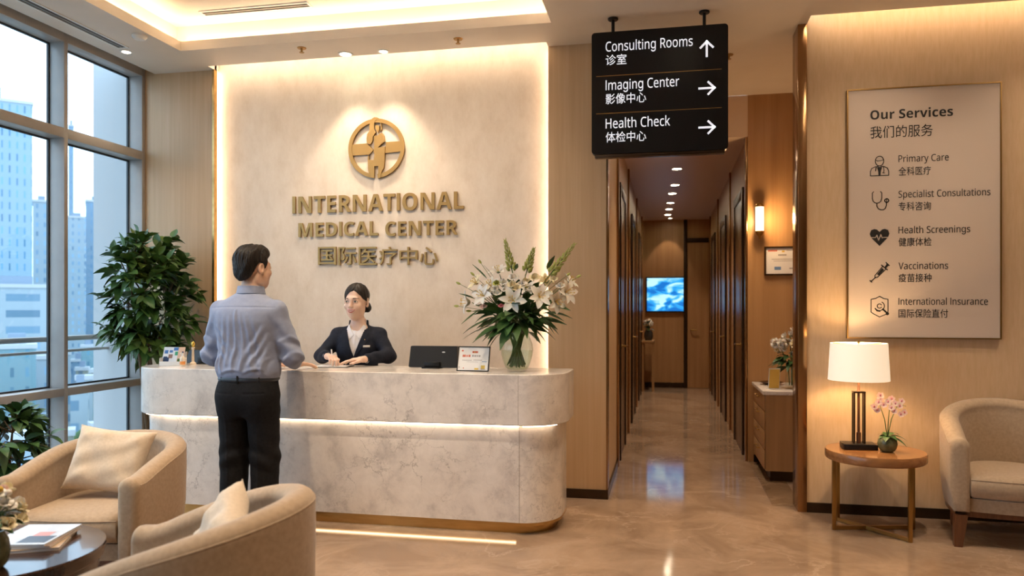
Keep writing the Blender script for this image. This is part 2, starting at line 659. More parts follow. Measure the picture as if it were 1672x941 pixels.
for (x0, x1, y0, y1) in ((TX0 - .03, TX0, TY0 - .03, TY1 + .03), (TX1, TX1 + .03, TY0 - .03, TY1 + .03), (TX0, TX1, TY1, TY1 + .03), (TX0, TX1, TY0 - .03, TY0)):
    g.box(x0, x1, y0, y1, CH, CH + .07)          # lip
W = .10
g.box(TX0 - W - .03, TX0 - W, TY0 - W, TY1 + W, CH + T, 3.49)
g.box(TX1 + W, TX1 + W + .03, TY0 - W, TY1 + W, CH + T, 3.49)
g.box(TX0 - W, TX1 + W, TY1 + W, TY1 + W + .03, CH + T, 3.49)
g.box(TX0 - W, TX1 + W, TY0 - W - .03, TY0 - W, CH + T, 3.49)
g.box(TX0 - W - .03, TX1 + W + .03, TY0 - W - .03, TY1 + W + .03, 3.49, 3.53)
struct('ceiling_tray', g, MT['ceil'], 'raised ceiling tray with a lit cove around it', 'ceiling tray')
g = G().box(CL, CR, YN + .04, YE, CC, CC + .05)
g.box(CL, CR, YN + .001, YN + .04, CC, CH)
struct('ceiling_corridor', g, MT['ceilwarm'], 'lower ceiling of the corridor', 'ceiling')

def led(name, boxes, m, label):
    g = G()
    for b in boxes:
        g.box(*b)
    o = g.build(name, m, smooth=0)
    tag(o, label, 'LED strip', kind='structure')
    return o

led('trim_2', [(TX0 - .075, TX0 - .045, TY0, TY1, CH + T + .002, CH + T + .016), (TX1 + .045, TX1 + .075, TY0, TY1, CH + T + .002, CH + T + .016),
               (TX0, TX1, TY1 + .045, TY1 + .075, CH + T + .002, CH + T + .016), (TX0, TX1, TY0 - .075, TY0 - .045, CH + T + .002, CH + T + .016)], MT['led'], 'warm LED strip in the ceiling tray cove')
led('trim_3', [(XP0 + .02, XP1 - .02, 5.362, 5.374, CH + .055, CH + .085)], MT['ledwall'], 'warm LED strip along the top of the stone panel')
led('trim_4', [(XP0 - .035, XP0 - .022, YW + .03, YW + .055, .05, CH), (XP1 + .022, XP1 + .035, YW + .03, YW + .055, .05, CH)], MT['ledwall'], 'upright warm LED strips at both edges of the stone panel')
led('trim_5', [(.95, 5.1, 5.222, 5.234, CH + .055, CH + .085)], MT['ledwall'], 'warm LED strip along the top of the services wall')

# walls
g = G().box(XP0 - .12, XP1 + .12, YS, YS + .12, 0, 3.42)
struct('wall_back', g, MT['stone'], 'cream stone feature wall behind the reception desk', 'wall')
g = G().box(-4.31, XP0, YW, YW + .025, 0, CH + .1)
g.box(-4.31, XP0 - .06, YW + .025, YS + .1, 0, CH + .1)
struct('wall_back_left', g, MT['veneer'], 'light wood veneer wall beside the window', 'wall')
g = G().box(XP1, CL, YW, YW + .025, 0, CH + .1)
g.box(XP1 + .06, CL, YW + .025, 6.62, 0, CH + .1)
struct('wall_back_right', g, MT['veneer'], 'light wood veneer pier between stone wall and corridor', 'wall')
struct('trim_6', G().box(XP0 - .016, XP0 + .002, YW - .012, YW + .028, 0, CH), MT['gold'], 'gold strip at the window side of the stone wall', 'trim')
struct('trim_7', G().box(CL, CL + .012, YW - .004, YW + .10, 0, CH), MT['bronze'], 'bronze strip at the corner of the veneer pier', 'trim')
struct('trim_8', G().box(.855, .913, YG - .02, YG + .20, 0, CH, .004), MT['bronze'], 'polished bronze post at the end of the services wall', 'trim')
g = G().box(.913, 5.2, YG, YG + .12, 0, 3.42)
struct('wall_right', g, MT['wallpaper'], 'beige wall carrying the services board', 'wall')
g = G().box(5.1, 5.2, -3.2, YG, 0, 3.4)
struct('wall_side', g, MT['wallpaper'], 'beige side wall of the lobby', 'wall')
g = G().box(-4.31, 5.2, -3.2, -3.1, 0, 3.4)
struct('wall_front', g, MT['wallpaper'], 'beige wall behind the viewer', 'wall')
g = G().box(CR, 1.7, YN, YN + .1, 0, CH + .05)
g.box(1.6, 1.7, YG + .12, YN, 0, CH + .05)
struct('wall_niche', g, MT['corridor'], 'brown wall of the niche with the sconce', 'wall')
g = G().box(CL - .1, CL, 6.62, YE, 0, CH + .05)
struct('wall_corridor_left', g, MT['corridor'], 'brown corridor wall on the desk side', 'wall')
g = G().box(CR, CR + .1, YN + .1, YE, 0, CC + .1)
struct('wall_corridor_right', g, MT['corridor'], 'brown corridor wall on the niche side', 'wall')
g = G().box(CL - .1, CR + .1, YE, YE + .1, 0, CC + .1)
struct('wall_end', g, MT['corridor'], 'brown end wall of the corridor', 'wall')

struct('baseboard_right', G().box(.913, 5.1, YG - .014, YG, 0, .065), MT['darkbronze'], 'dark skirting of the services wall', 'baseboard')
struct('baseboard_back', G().box(XP1, CL + .014, YW - .014, YW, 0, .065).box(CL, CL + .014, YW, 6.6, 0, .065), MT['darkbronze'], 'dark skirting of the veneer pier', 'baseboard')
struct('baseboard_left', G().box(-4.16, XP0 - .02, YW - .014, YW, 0, .065), MT['darkbronze'], 'dark skirting of the veneer wall by the window', 'baseboard')
struct('baseboard_end', G().box(CL, CR, YE - .014, YE, 0, .09), MT['darkbronze'], 'dark skirting of the corridor end wall', 'baseboard')
struct('baseboard_niche', G().box(CR + .05, 1.6, YN - .014, YN, 0, .065), MT['darkbronze'], 'dark skirting of the niche', 'baseboard')

# corridor doors: dark frames that stand proud, a leaf and a lever handle
def door(n, x, y0, y1, side, h=2.5, leaf='doorleaf'):
    s = 1 if side == 'left' else -1
    o = thing('door_%d' % n, 'dark corridor door %d' % n, 'door')
    o['kind'] = 'structure'
    fr = G()
    def bx(a, b, ya, yb, z0, z1, m=fr):
        m.box(min(x + s * a, x + s * b), max(x + s * a, x + s * b), ya, yb, z0, z1, .004)
    bx(.001, .022, y0, y0 + .09, 0, h)
    bx(.001, .022, y1 - .09, y1, 0, h)
    bx(.001, .022, y0 + .09, y1 - .09, h - .09, h)
    fr.build('door_frame', MT['darkbronze'], o)
    lf = G()
    bx(.001, .010, y0 + .09, y1 - .09, .004, h - .09, lf)
    l = lf.build('door_leaf', MT[leaf], o)
    hd = G()
    yk = y0 + .17
    hd.tube([(x + s * .016, yk, 1.02), (x + s * .055, yk, 1.02), (x + s * .06, yk + .02, 1.02), (x + s * .06, yk + .12, 1.02)], .009, 8)
    hd.tube([(x + s * .016, yk, 1.02), (x + s * .022, yk, 1.02)], .024, 14)
    hd.build('door_handle', MT['brass'], o)
    return o

lab_l = ['first dark door on the desk side of the corridor', 'second dark door on the desk side of the corridor', 'third dark door on the desk side of the corridor', 'fourth dark door on the desk side of the corridor']
lab_r = ['first dark door past the niche in the corridor', 'second dark door past the niche in the corridor', 'third dark door past the niche in the corridor', 'fourth dark door past the niche in the corridor']
k = 1
for i, (a, b) in enumerate(((6.85, 7.75), (9.15, 10.05), (11.4, 12.3))):
    d = door(k, CL, a, b, 'left')
    d['label'] = lab_l[i]
    k += 1
for i, (a, b) in enumerate(((7.35, 8.3), (9.5, 10.4), (11.6, 12.5))):
    d = door(k, CR, a, b, 'right')
    d['label'] = lab_r[i]
    k += 1
# door in the end wall
o = thing('door_9', 'brown door in the corridor end wall', 'door')
o['kind'] = 'structure'
G().box(.27, .33, YE - .04, YE - .001, 0, CC, .004).box(.33, .69, YE - .04, YE - .001, 2.5, 2.58, .004).build('door_frame', MT['darkbronze'], o)
G().box(.33, .69, YE - .02, YE - .001, .004, 2.5).build('door_leaf', MT['corridor'], o)
G().tube([(.39, YE - .02, 1.0), (.39, YE - .06, 1.0), (.41, YE - .065, 1.0), (.50, YE - .065, 1.0)], .01, 8).build('door_handle', MT['brass'], o)
# glossy bronze pilasters between the doors
for i, (x, y, sd) in enumerate(((CL, 6.62, 1), (CL, 8.45, 1), (CL, 10.7, 1), (CL, 12.8, 1), (CR, 7.10, -1), (CR, 8.9, -1), (CR, 11.0, -1), (CR, 13.0, -1))):
    o = struct('trim_%d' % (9 + i), G().box(min(x + sd * .001, x + sd * .02), max(x + sd * .001, x + sd * .02), y - .045, y + .045, 0, CC if y > YN else CH, .003), MT['bronze'],
               'polished bronze strip on the corridor wall, number %d along' % (i % 4 + 1) + (' on the desk side' if sd > 0 else ' past the niche'), 'trim')

# ------------------------------------------------------------------ the window wall
XI, XO = -4.17, -4.31
PITCH = .809
M0 = 4.605
def window(n, y0, label):
    """bay whose mullion stands at y0, glass from y0 + .034 to y0 + pitch"""
    o = thing('window_%d' % n, label, 'window', (0, y0, 0))
    o['kind'] = 'structure'
    f = G()
    f.box(XO, XI, 0, .034, 0, 3.40, .002)
    f.box(XO, XI, .034, PITCH, 2.57, 2.64, .002)
    f.box(XO, XI, .034, PITCH, .745, .80, .002)
    f.box(XO, XI, .034, PITCH, 0, .09, .002)
    f.box(XO, XI, .034, PITCH, 3.25, 3.40, .002)
    f.build('window_frame', MT['frame'], o)
    ga = G()
    for z0, z1 in ((.09, .745), (.80, 2.57), (2.64, 3.25)):
        e = .012
        for (a, b, c, d) in ((.034, .034 + e, z0, z1), (PITCH - e, PITCH, z0, z1), (.034 + e, PITCH - e, z0, z0 + e), (.034 + e, PITCH - e, z1 - e, z1)):
            ga.box(XO + .004, XO + .02, a, b, c, d)
    ga.build('gasket', MT['gasket'], o)
    for z0, z1 in ((.09, .745), (.80, 2.57), (2.64, 3.25)):
        G().box(XO + .008, XO + .014, .040, PITCH - .006, z0 + .004, z1 - .004).build('pane', MT['glass'], o, smooth=0)
    return o

window(1, M0, 'tall window bay next to the veneer wall, behind the big plant')
window(2, M0 - PITCH, 'second tall window bay from the veneer wall, tower behind it')
for i in range(8):
    window(3 + i, M0 - PITCH * (i + 2), 'tall window bay number %d from the veneer wall' % (i + 3))
struct('trim_17', G().box(XO, XI, M0 + PITCH, YW + .02, 0, 3.40, .002), MT['frame'], 'end post of the window wall against the veneer', 'window post')
struct('trim_18', G().box(-4.80, XO - .01, 5.62, 6.1, -6, 9), MT['pier'], 'pale pier of the facade outside the window', 'pier')
g = G()
g.tube([(-4.66, -2, 1.13), (-4.66, 5.62, 1.13)], .022, 8)
g.tube([(-4.66, -2, 1.03), (-4.66, 5.62, 1.03)], .012, 8)
for y in (1.0, 3.0, 5.0):
    g.tube([(-4.66, y, -.2), (-4.66, y, 1.13)], .016, 8)
g.box(-4.70, XO - .005, -2, 5.62, -.3, -.2)
struct('trim_19', g, MT['frame'], 'metal handrail outside the window', 'railing')

# ------------------------------------------------------------------ ceiling fittings and the light of the room
def downlight(x, y, z, label, w=DOWN_W, ang=78, blend=.7, r=.042, aim=None, col=WARM2, group=None):
    o = thing('downlight', label, 'downlight', (x, y, z), group=group)
    G().lathe([(r + .014, 0), (r + .014, -.004), (r, -.006), (r, .0)], seg=24).build('trim_ring', MT['white'], o)
    G().lathe([(r, -.0035), (0.0, -.0035)], seg=24).build('lens', MT['spot'], o)
    if w:
        l = bpy.data.lights.new('downlight_lamp', 'SPOT')
        l.energy = w
        l.color = col
        l.spot_size = R(ang)
        l.spot_blend = blend
        l.shadow_soft_size = .04
        lo = link('downlight_lamp', l, o, (0, 0, -.02))
        if aim:
            d = Vector(aim) - Vector((x, y, z))
            lo.rotation_euler = d.to_track_quat('-Z', 'Y').to_euler()
    return o

downlight(-2.36, 5.305, CH, 'small lit ceiling downlight above the emblem, nearer the window', 30, 76, .5)
downlight(-2.06, 5.305, CH, 'small lit ceiling downlight above the emblem, nearer the corridor', 30, 76, .5, r=.03)
for i, (x, y) in enumerate(((.1, 7.5), (.1, 8.5), (.09, 9.6), (.06, 10.3), (.04, 11.2), (.02, 11.9), (.0, 12.6))):
    downlight(x, y, CC, 'lit ceiling downlight in the corridor, %s from the lobby' % ('first second third fourth fifth sixth seventh'.split()[i]), 38, 85, .7, r=.05, group='corridor downlights')
downlight(.04, 13.1, CC, 'small ceiling spot shining on the corridor end wall', 10, 62, .3, r=.03, aim=(-.02, 13.33, 1.9))
downlight(.98, 6.0, CH, 'lit ceiling downlight over the niche cabinet', 26, 100, .8)
rest = [(.1, 4.25), (1.3, 4.1), (2.45, 4.1), (-.25, 2.5), (1.2, 2.4), (2.7, 2.5), (-.3, .8), (1.5, .6), (-3.8, 2.9), (-3.8, 1.2), (3.8, 3.6), (.3, 6.3)]
names = ['before the hanging sign', 'before the services board', 'before the armchair by the services wall', 'in the middle of the lobby', 'in the lobby before the side table', 'in the lobby near the side wall',
         'close above the viewer', 'above the viewer to the side', 'between tray and window', 'between tray and window, further forward', 'in the far corner by the side wall', 'at the mouth of the corridor']
for (x, y), nme in zip(rest, names):
    downlight(x, y, CH, 'ceiling downlight ' + nme, DOWN_W)
for (x, y), nme in zip(((-2.9, 3.3), (-1.9, 3.3), (-1.1, 3.3), (-2.4, 1.9)), ('over the first armchair', 'over the waiting man', 'over the desk corner', 'over the coffee table')):
    downlight(x, y, 3.49, 'ceiling downlight in the tray ' + nme, DOWN_W * 1.1)

for x, nme in ((-2.95, 'nearest the window'), (-2.2, 'in the middle'), (-1.45, 'nearest the corridor')):  # unseen spots added only to brighten the stone wall
    downlight(x, 4.15, 3.49, 'added unseen spot in the tray brightening the stone wall, ' + nme, 37, 72, .9, aim=(x, YS, 1.75))
for x, nme in ((1.3, 'near the side table'), (2.3, 'above the armchair')):  # extra spots out of view, put in to lift the services wall
    downlight(x, 4.5, CH, 'added unseen spot brightening the services wall, ' + nme, 20, 84, .9, aim=(x, YG, 1.7))

for x, tx, nme in ((-2.3, -2.5, 'on its window half'), (-1.3, -1.2, 'on its corridor half')):  # two more unseen spots, added for light on the desk front
    downlight(x, 2.1, 3.49, 'added unseen tray spot brightening the reception desk front, ' + nme, 42, 50, .9, aim=(tx, 4.42, .45))

def fit(name, label, cat, g, m, loc, rz=0):
    o = g.build(name, m, None, loc, (0, 0, rz))
    return tag(o, label, cat)

def vent(label, x, y, z, L, rz, lit=False):
    o = thing('slot_vent', label, 'air vent', (x, y, z), rz)
    G().box(-L / 2, L / 2, -.045, -.03, -.006, 0).box(-L / 2, L / 2, .03, .045, -.006, 0).box(-L / 2, -L / 2 + .012, -.03, .03, -.006, 0).box(L / 2 - .012, L / 2, -.03, .03, -.006, 0).build('frame', MT['white'], o)
    G().box(-L / 2 + .012, L / 2 - .012, -.03, .03, -.002, 0).build('backing', MT['blackplastic'], o)
    G().box(-L / 2 + .012, L / 2 - .012, -.004, .004, -.006, -.002).build('slat', MT['frame'], o)
    return o

vent('linear air vent in the raised tray ceiling', -2.865, 4.90, 3.49, .84, 0)
vent('long linear air vent in the ceiling beside the window', -3.89, 4.0, CH, 1.7, R(90))
downlight(-3.93, 4.93, CH, 'small lit downlight at the end of the long vent by the window', 12, r=.03)
fit('smoke_detector', 'round white smoke detector on the ceiling between tray and window', 'smoke detector', G().lathe([(.05, 0), (.05, -.012), (.035, -.028), (0, -.030)], seg=24), MT['white'], (-3.61, 4.66, CH))
def sprinkler(label, x, y):
    o = thing('sprinkler', label, 'sprinkler', (x, y, CH), group='ceiling sprinklers')
    G().lathe([(.034, 0), (.030, -.006), (.0, -.007)], seg=20).build('escutcheon', MT['brass'], o)
    G().lathe([(.008, -.006), (.007, -.03), (.018, -.032), (.018, -.035), (0, -.036)], seg=16).build('nozzle', MT['brass'], o)
sprinkler('ceiling sprinkler above the stone wall, nearest the window', -2.62, 5.12)
sprinkler('ceiling sprinkler near the tray corner by the corridor', -1.45, 5.17)
sprinkler('ceiling sprinkler over the corridor mouth', .45, 5.9)
# ------------------------------------------------------------------ reception desk
DX0, DX1, DY0, DY1 = -3.55, -.60, 4.42, 4.95
desk = thing('reception_desk', 'long white marble reception desk with rounded corners and a gold plinth', 'reception desk', (0, 0, 0))
def dplan(i, rf=.27, rb=.03):
    x0, x1, y0, y1 = DX0 + i, DX1 - i, DY0 + i, DY1 - min(i, .02)
    r = rf - i * .6
    return arc(x1 - r, y0 + r, r, -PI / 2, 0, 14) + arc(x1 - rb, y1 - rb, rb, 0, PI / 2, 4) + arc(x0 + rb, y1 - rb, rb, PI / 2, PI, 4) + arc(x0 + r, y0 + r, r, PI, 1.5 * PI, 14)
def slab(levels):
    """stack of plan outlines: list of (inset, z) closed top and bottom"""
    g = G()
    rows = [[(x, y, z) for x, y in dplan(i)] for i, z in levels]
    g.grid(rows, closed=True)
    n = len(rows[0])
    b = len(g.v)
    g.f.append(tuple(range(n))[::-1]); g.m.append(0)
    g.f.append(tuple(range(b - n, b))); g.m.append(0)
    return g
slab([(.006, .664), (0, .670), (0, .945)]).build('upper_front', MT['desk'], desk)
slab([(0, .945), (0, .966), (.004, .970)]).build('countertop', MT['desk'], desk)
slab([(.045, .075), (.045, .664)]).build('base', MT['desk'], desk)
slab([(.092, 0), (.092, .075)]).build('plinth', MT['gold'], desk)
slab([(.0445, .058), (.0445, .075)]).build('base_edge', MT['gold'], desk)
g = G()
g.box(DX0 + .27, DX1 - .27, DY0 + .022, DY0 + .034, .655, .6635)
for s, xc in ((1, DX1 - .27), (-1, DX0 + .27)):
    pts = [(xc + s * .242 * math.sin(a), DY0 + .27 - .242 * math.cos(a), .659) for a in [R(5 + 55 * k / 8) for k in range(9)]]
    g.tube(pts, .0045, 6)
g.build('led_strip', MT['leddesk'], desk, smooth=0)
g = G().box(DX0 + .3, DX1 - .3, DY0 + .076, DY0 + .088, .0505, .0575)
g.build('led_strip', MT['leddesk'], desk, smooth=0)
g = G().box(DX1 - .271, DX1 - .269, DY0 - .0006, DY0 + .01, .665, .966).box(DX1 - .273, DX1 - .271, DY0 + .0444, DY0 + .055, .076, .663)
g.build('joint', mat('stone joint', (.36, .31, .26), .5), desk)

# ------------------------------------------------------------------ gold lettering and emblem on the stone wall
def word_letters(word, line, u0, u1, vb0, vcap, weight, ordn):
    y = YS - .018
    a, b = P(u0, vb0, y), P(u1, vb0, y)
    cap = a.z - P(u0, vcap, y).z
    cap = abs(cap)
    me = text_geo(word, 1.0, 0, 0, 0, 'LEFT', 1.0, True)
    xs = [p.co.x for p in me.vertices]
    zs = [p.co.z for p in me.vertices]
    kx = (b.x - a.x) / (max(xs) - min(xs))
    kz = cap / (max(zs) - min(zs))
    bm = bmesh.new()
    bm.from_mesh(me)
    bpy.data.meshes.remove(me)
    for p in bm.verts:
        p.co = Vector((a.x + (p.co.x - min(xs)) * kx, 0, a.z + (p.co.z - min(zs)) * kz))
    bmesh.ops.remove_doubles(bm, verts=bm.verts, dist=1e-6)
    seen, isl = set(), []
    for v in bm.verts:
        if v in seen:
            continue
        st, comp = [v], []
        seen.add(v)
        while st:
            q = st.pop()
            comp.append(q)
            for e in q.link_edges:
                w = e.other_vert(q)
                if w not in seen:
                    seen.add(w)
                    st.append(w)
        isl.append(comp)
    isl.sort(key=lambda c: sum(v.co.x for v in c) / len(c))
    for i, comp in enumerate(isl):
        cs = set(comp)
        idx = {v: k for k, v in enumerate(comp)}
        x0 = sum(v.co.x for v in comp) / len(comp)
        z0 = min(v.co.z for v in comp)
        g = G()
        n = len(comp)
        wd = 1.55 if word[i] == 'I' else 1.
        g.add([((v.co.x - x0) * wd, 0, v.co.z - z0) for v in comp] + [((v.co.x - x0) * wd, .018, v.co.z - z0) for v in comp], [])
        bfaces = [f for f in bm.faces if f.verts[0] in cs]
        for f in bfaces:
            k = [idx[v] for v in f.verts]
            nrm = f.normal.y
            k1 = k if nrm < 0 else k[::-1]
            g.f.append(tuple(k1)); g.m.append(0)
            g.f.append(tuple(q + n for q in k1[::-1])); g.m.append(0)
        for e in bm.edges:
            if e.verts[0] in cs and len(e.link_faces) == 1:
                p, q = idx[e.verts[0]], idx[e.verts[1]]
                f = e.link_faces[0]
                g.f.append((p, q, q + n, p + n)); g.m.append(0)
        o = g.build('gold_letter', MT['goldletter'], None, (x0, YS - .019, z0), smooth=30, weld=True)
        ch = word[i]
        tag(o, ordn(i, ch), 'letter', 'gold letters of the clinic name')
    bm.free()

ORD = 'first second third fourth fifth sixth seventh eighth ninth tenth eleventh twelfth thirteenth'.split()
def namer(line):
    def f(i, ch):
        return 'gold metal letter %s, %s letter of the word %s on the stone wall' % (ch, ORD[i], line)
    return f
word_letters('INTERNATIONAL', 1, 478, 757, 349, 321, .012, namer('INTERNATIONAL'))
word_letters('MEDICAL', 2, 487, 617, 387.5, 364, .012, namer('MEDICAL'))
word_letters('CENTER', 2, 629, 747, 386, 362, .012, namer('CENTER'))
cjk = '国际医疗中心'
for i, ch in enumerate(cjk):
    u = 519 + i * 33.2
    y = YS - .019
    me = text_geo(ch, 1.0, .0, .006)
    xs = [p.co.x for p in me.vertices]; zs = [p.co.z for p in me.vertices]
    a, b = P(u, 433, y), P(u + 29.5, 403, y)
    kx = (b.x - a.x) / max(.8, max(xs) - min(xs))
    kz = (b.z - a.z) / max(.84, max(zs) - min(zs))
    w = (max(xs) + min(xs)) / 2; h = (max(zs) + min(zs)) / 2
    bm = bmesh.new(); bm.from_mesh(me); bpy.data.meshes.remove(me)
    bmesh.ops.remove_doubles(bm, verts=bm.verts, dist=1e-6)
    for p in bm.verts:
        p.co = Vector(((p.co.x - w) * kx, 0, (p.co.z - h) * kz))
    r = bmesh.ops.extrude_face_region(bm, geom=list(bm.faces))
    for e in r['geom']:
        if isinstance(e, bmesh.types.BMVert):
            e.co.y += .018
    bmesh.ops.recalc_face_normals(bm, faces=bm.faces)
    g = G().bm(bm)
    o = g.build('gold_character', MT['goldletter'], None, ((a.x + b.x) / 2, y, (a.z + b.z) / 2), smooth=30)
    tag(o, 'gold metal Chinese character %s, %s in the line under MEDICAL CENTER' % (ch, ORD[i]), 'letter', 'gold Chinese characters of the clinic name')

lc = P(615.5, 243, YS)
emb = thing('emblem', 'round gold emblem with a cross bar and an embracing pair above the lettering', 'emblem', (lc.x, YS, lc.z))
def ring(r0, r1, a0, a1, n=64):
    g = G()
    rows = []
    for i in range(n + 1):
        a = a0 + (a1 - a0) * i / n
        c, s = math.cos(a), math.sin(a)
        rows.append([(r0 * c, -.020, r0 * s), (r1 * c, -.020, r1 * s), (r1 * c, -.001, r1 * s), (r0 * c, -.001, r0 * s)])
    g.grid(rows, closed=True)
    g.f.append((3, 2, 1, 0)); g.m.append(0)
    b = len(g.v) - 4
    g.f.append((b, b + 1, b + 2, b + 3)); g.m.append(0)
    return g
ring(.199, .229, R(-87), R(265)).build('ring', MT['goldletter'], emb, smooth=30)
K = .229 / 350.0
def ipoly(pts, name, d0=-.020, d1=-.001):
    q = [((x - 405) * K, (450 - y) * K) for x, y in pts]
    return G().prism(q, d0, d1, 'xz').build(name, MT['goldletter'], emb, smooth=30)
ipoly([(68, 415), (100, 392), (292, 387), (370, 465), (340, 500), (318, 520), (90, 524), (72, 500)], 'cross_bar', -.017)
ipoly([(525, 382), (720, 378), (745, 400), (745, 490), (715, 498), (512, 512), (505, 450), (522, 432)], 'cross_bar', -.017)
ipoly([(292, 385), (288, 330), (295, 280), (325, 235), (320, 190), (332, 135), (355, 100), (385, 84), (420, 88), (445, 102), (465, 140), (475, 190), (476, 235), (455, 250), (470, 225), (462, 165), (440, 120), (415, 112), (390, 130), (380, 170), (383, 225), (405, 262), (385, 285), (368, 310), (362, 360), (345, 392), (325, 402)], 'figure', -.0225)
ipoly([(400, 185), (425, 180), (448, 190), (446, 235), (432, 270), (412, 245), (400, 215)], 'figure_head', -.024)
ipoly([(380, 310), (405, 300), (425, 306), (450, 280), (480, 275), (505, 310), (514, 375), (470, 405), (430, 445), (520, 436), (514, 520), (512, 600), (500, 690), (478, 720), (462, 800), (430, 806), (436, 660), (386, 660), (382, 800), (330, 790), (308, 700), (302, 560), (312, 520), (318, 585), (376, 590), (388, 525), (374, 478), (384, 455), (384, 380)], 'figure_body', -.024)

# ------------------------------------------------------------------ hanging direction sign
YH = 4.98
sa, sb = P(966, 52, YH), P(1189, 248, YH)
sx0, sx1, sz0, sz1 = sa.x, sb.x, 2.375, 3.172
sg = thing('hanging_sign', 'black hanging direction sign with three lit lines of directions', 'sign', ((sx0 + sx1) / 2, YH, CH))
ox, oz = (sx0 + sx1) / 2, CH
pan = G().prism([(x, z) for x, z in rrect(sx0 - ox, sx1 - ox, sz0 - oz, sz1 - oz, .022, 4)], 0, .06, 'xz').build('panel', MT['sign'], sg)
G().box(sx0 - ox + .02, sx1 - ox - .02, .004, .056, sz0 - oz - .024, sz0 - oz, .004).build('bottom_rail', MT['darkbronze'], sg)
for u in (1001, 1150):
    x = P(u, 40, YH + .03).x - ox
    G().tube([(x, .03, sz1 - oz), (x, .03, -.004)], .011, 10).lathe([(.03, -.014), (.034, -.010), (.034, -.001)], (x, .03, 0), 18).build('rod', MT['black'], sg)
for v in (119, 181):
    a = P(1075, v, YH)
    G().box(sx0 - ox + .03, sx1 - ox - .04, -.0015, .001, a.z - oz - .002, a.z - oz + .002).build('divider', MT['brass'], sg)
def sign_text(name, s, u0, u1, v, cap, off, m, par, y, o3, cj=False, vtop=None, d=.0012, bold=False):
    """line of lettering from u0 to u1 with its baseline at v"""
    a, b = P(u0, v, y), P(u1, v, y)
    size = cap / .727 if not cj else cap / .86
    me = text_geo(s, size, d, 0, bold=bold)
    me.materials.clear(); me.materials.append(m)
    xs = [p.co.x for p in me.vertices]; zs = [p.co.z for p in me.vertices]
    k = (b.x - a.x) / (max(xs) - min(xs))
    me.transform(Matrix.Translation((-min(xs), 0, -min(zs) if cj else 0)))
    me.transform(Matrix.Diagonal((k, 1, 1, 1)))
    return link(name, me, par, (a.x - o3[0], -.0012, a.z - o3[2]))
so = (ox, 0, oz)
W_ = MT['white_lit']
for s, u0, u1, v in (('Consulting Rooms', 989, 1131, 84.5), ('Imaging Center', 989, 1109, 147.5), ('Health Check', 989, 1094, 210)):
    sign_text('lettering', s, u0, u1, v, .064, .0006, W_, sg, YH, so)
for s, u0, u1, v in (('诊室', 989, 1023, 107), ('影像中心', 989, 1055, 170.5), ('体检中心', 989, 1055, 233)):
    sign_text('lettering', s, u0, u1, v, .063, .0006, W_, sg, YH, so, True)
def arrow(u, v, up):
    c = P(u, v, YH)
    g = G()
    L, w, h = .052, .0062, .042
    def bar(p, q):
        d = Vector((q[0] - p[0], q[1] - p[1])).normalized()
        n = Vector((-d.y, d.x)) * w
        g.prism([(p[0] + n.x, p[1] + n.y), (p[0] - n.x, p[1] - n.y), (q[0] - n.x, q[1] - n.y), (q[0] + n.x, q[1] + n.y)], -.0024, .001, 'xz')
    tip = L - .004
    pts = [((-L, 0), (tip, 0)), ((tip - h, h), (tip + w * .7, -w * .7)), ((tip - h, -h), (tip + w * .7, w * .7))]
    for p, q in pts:
        if up:
            p, q = (-p[1], p[0]), (-q[1], q[0])
        bar(p, q)
    g.build('arrow', W_, sg, (c.x - ox, 0, c.z - oz))
arrow(1154, 80, True)
arrow(1154, 144, False)
arrow(1154, 208, False)

# ------------------------------------------------------------------ services board
YB = YG - .03
a, b = P(1385, 549, YB), P(1633, 551, YB)
bx0, bx1, bz0, bz1 = a.x, b.x, 1.175, 2.80
bd = thing('services_board', 'tall cream board with gold frame listing Our Services in black', 'sign board', ((bx0 + bx1) / 2, YB, bz0))
bo = ((bx0 + bx1) / 2, YB, bz0)
hw, hh = (bx1 - bx0) / 2, bz1 - bz0
G().box(-hw, hw, 0, .029, 0, hh).build('panel', MT['board'], bd)
t = .008
G().box(-hw - t, -hw, -.006, .029, -t, hh + t).box(hw, hw + t, -.006, .029, -t, hh + t).box(-hw, hw, -.006, .029, -t, 0).box(-hw, hw, -.006, .029, hh, hh + t).build('frame', MT['brass'], bd)
INK = MT['ink']
sign_text('lettering', 'Our Services', 1421, 1556, 195.5, .060, .0017, INK, bd, YB, bo, d=.0006, bold=True)
sign_text('lettering', '我们的服务', 1421, 1523, 226.5, .074, .0011, INK, bd, YB, bo, True, d=.0006)
for s, u1, v in (('Primary Care', 1549, 265), ('Specialist Consultations', 1617, 323), ('Health Screenings', 1584, 381.5), ('Vaccinations', 1548, 440), ('International Insurance', 1613, 498)):
    sign_text('lettering', s, 1467, u1, v, .045, .0005, INK, bd, YB, bo, d=.0006)
for s, u1, v in (('全科医疗', 1520, 287), ('专科咨询', 1520, 344.5), ('健康体检', 1521, 402.5), ('疫苗接种', 1521, 461), ('国际保险直付', 1548, 519)):
    sign_text('lettering', s, 1467, u1, v, .052, .0004, INK, bd, YB, bo, True, d=.0006)

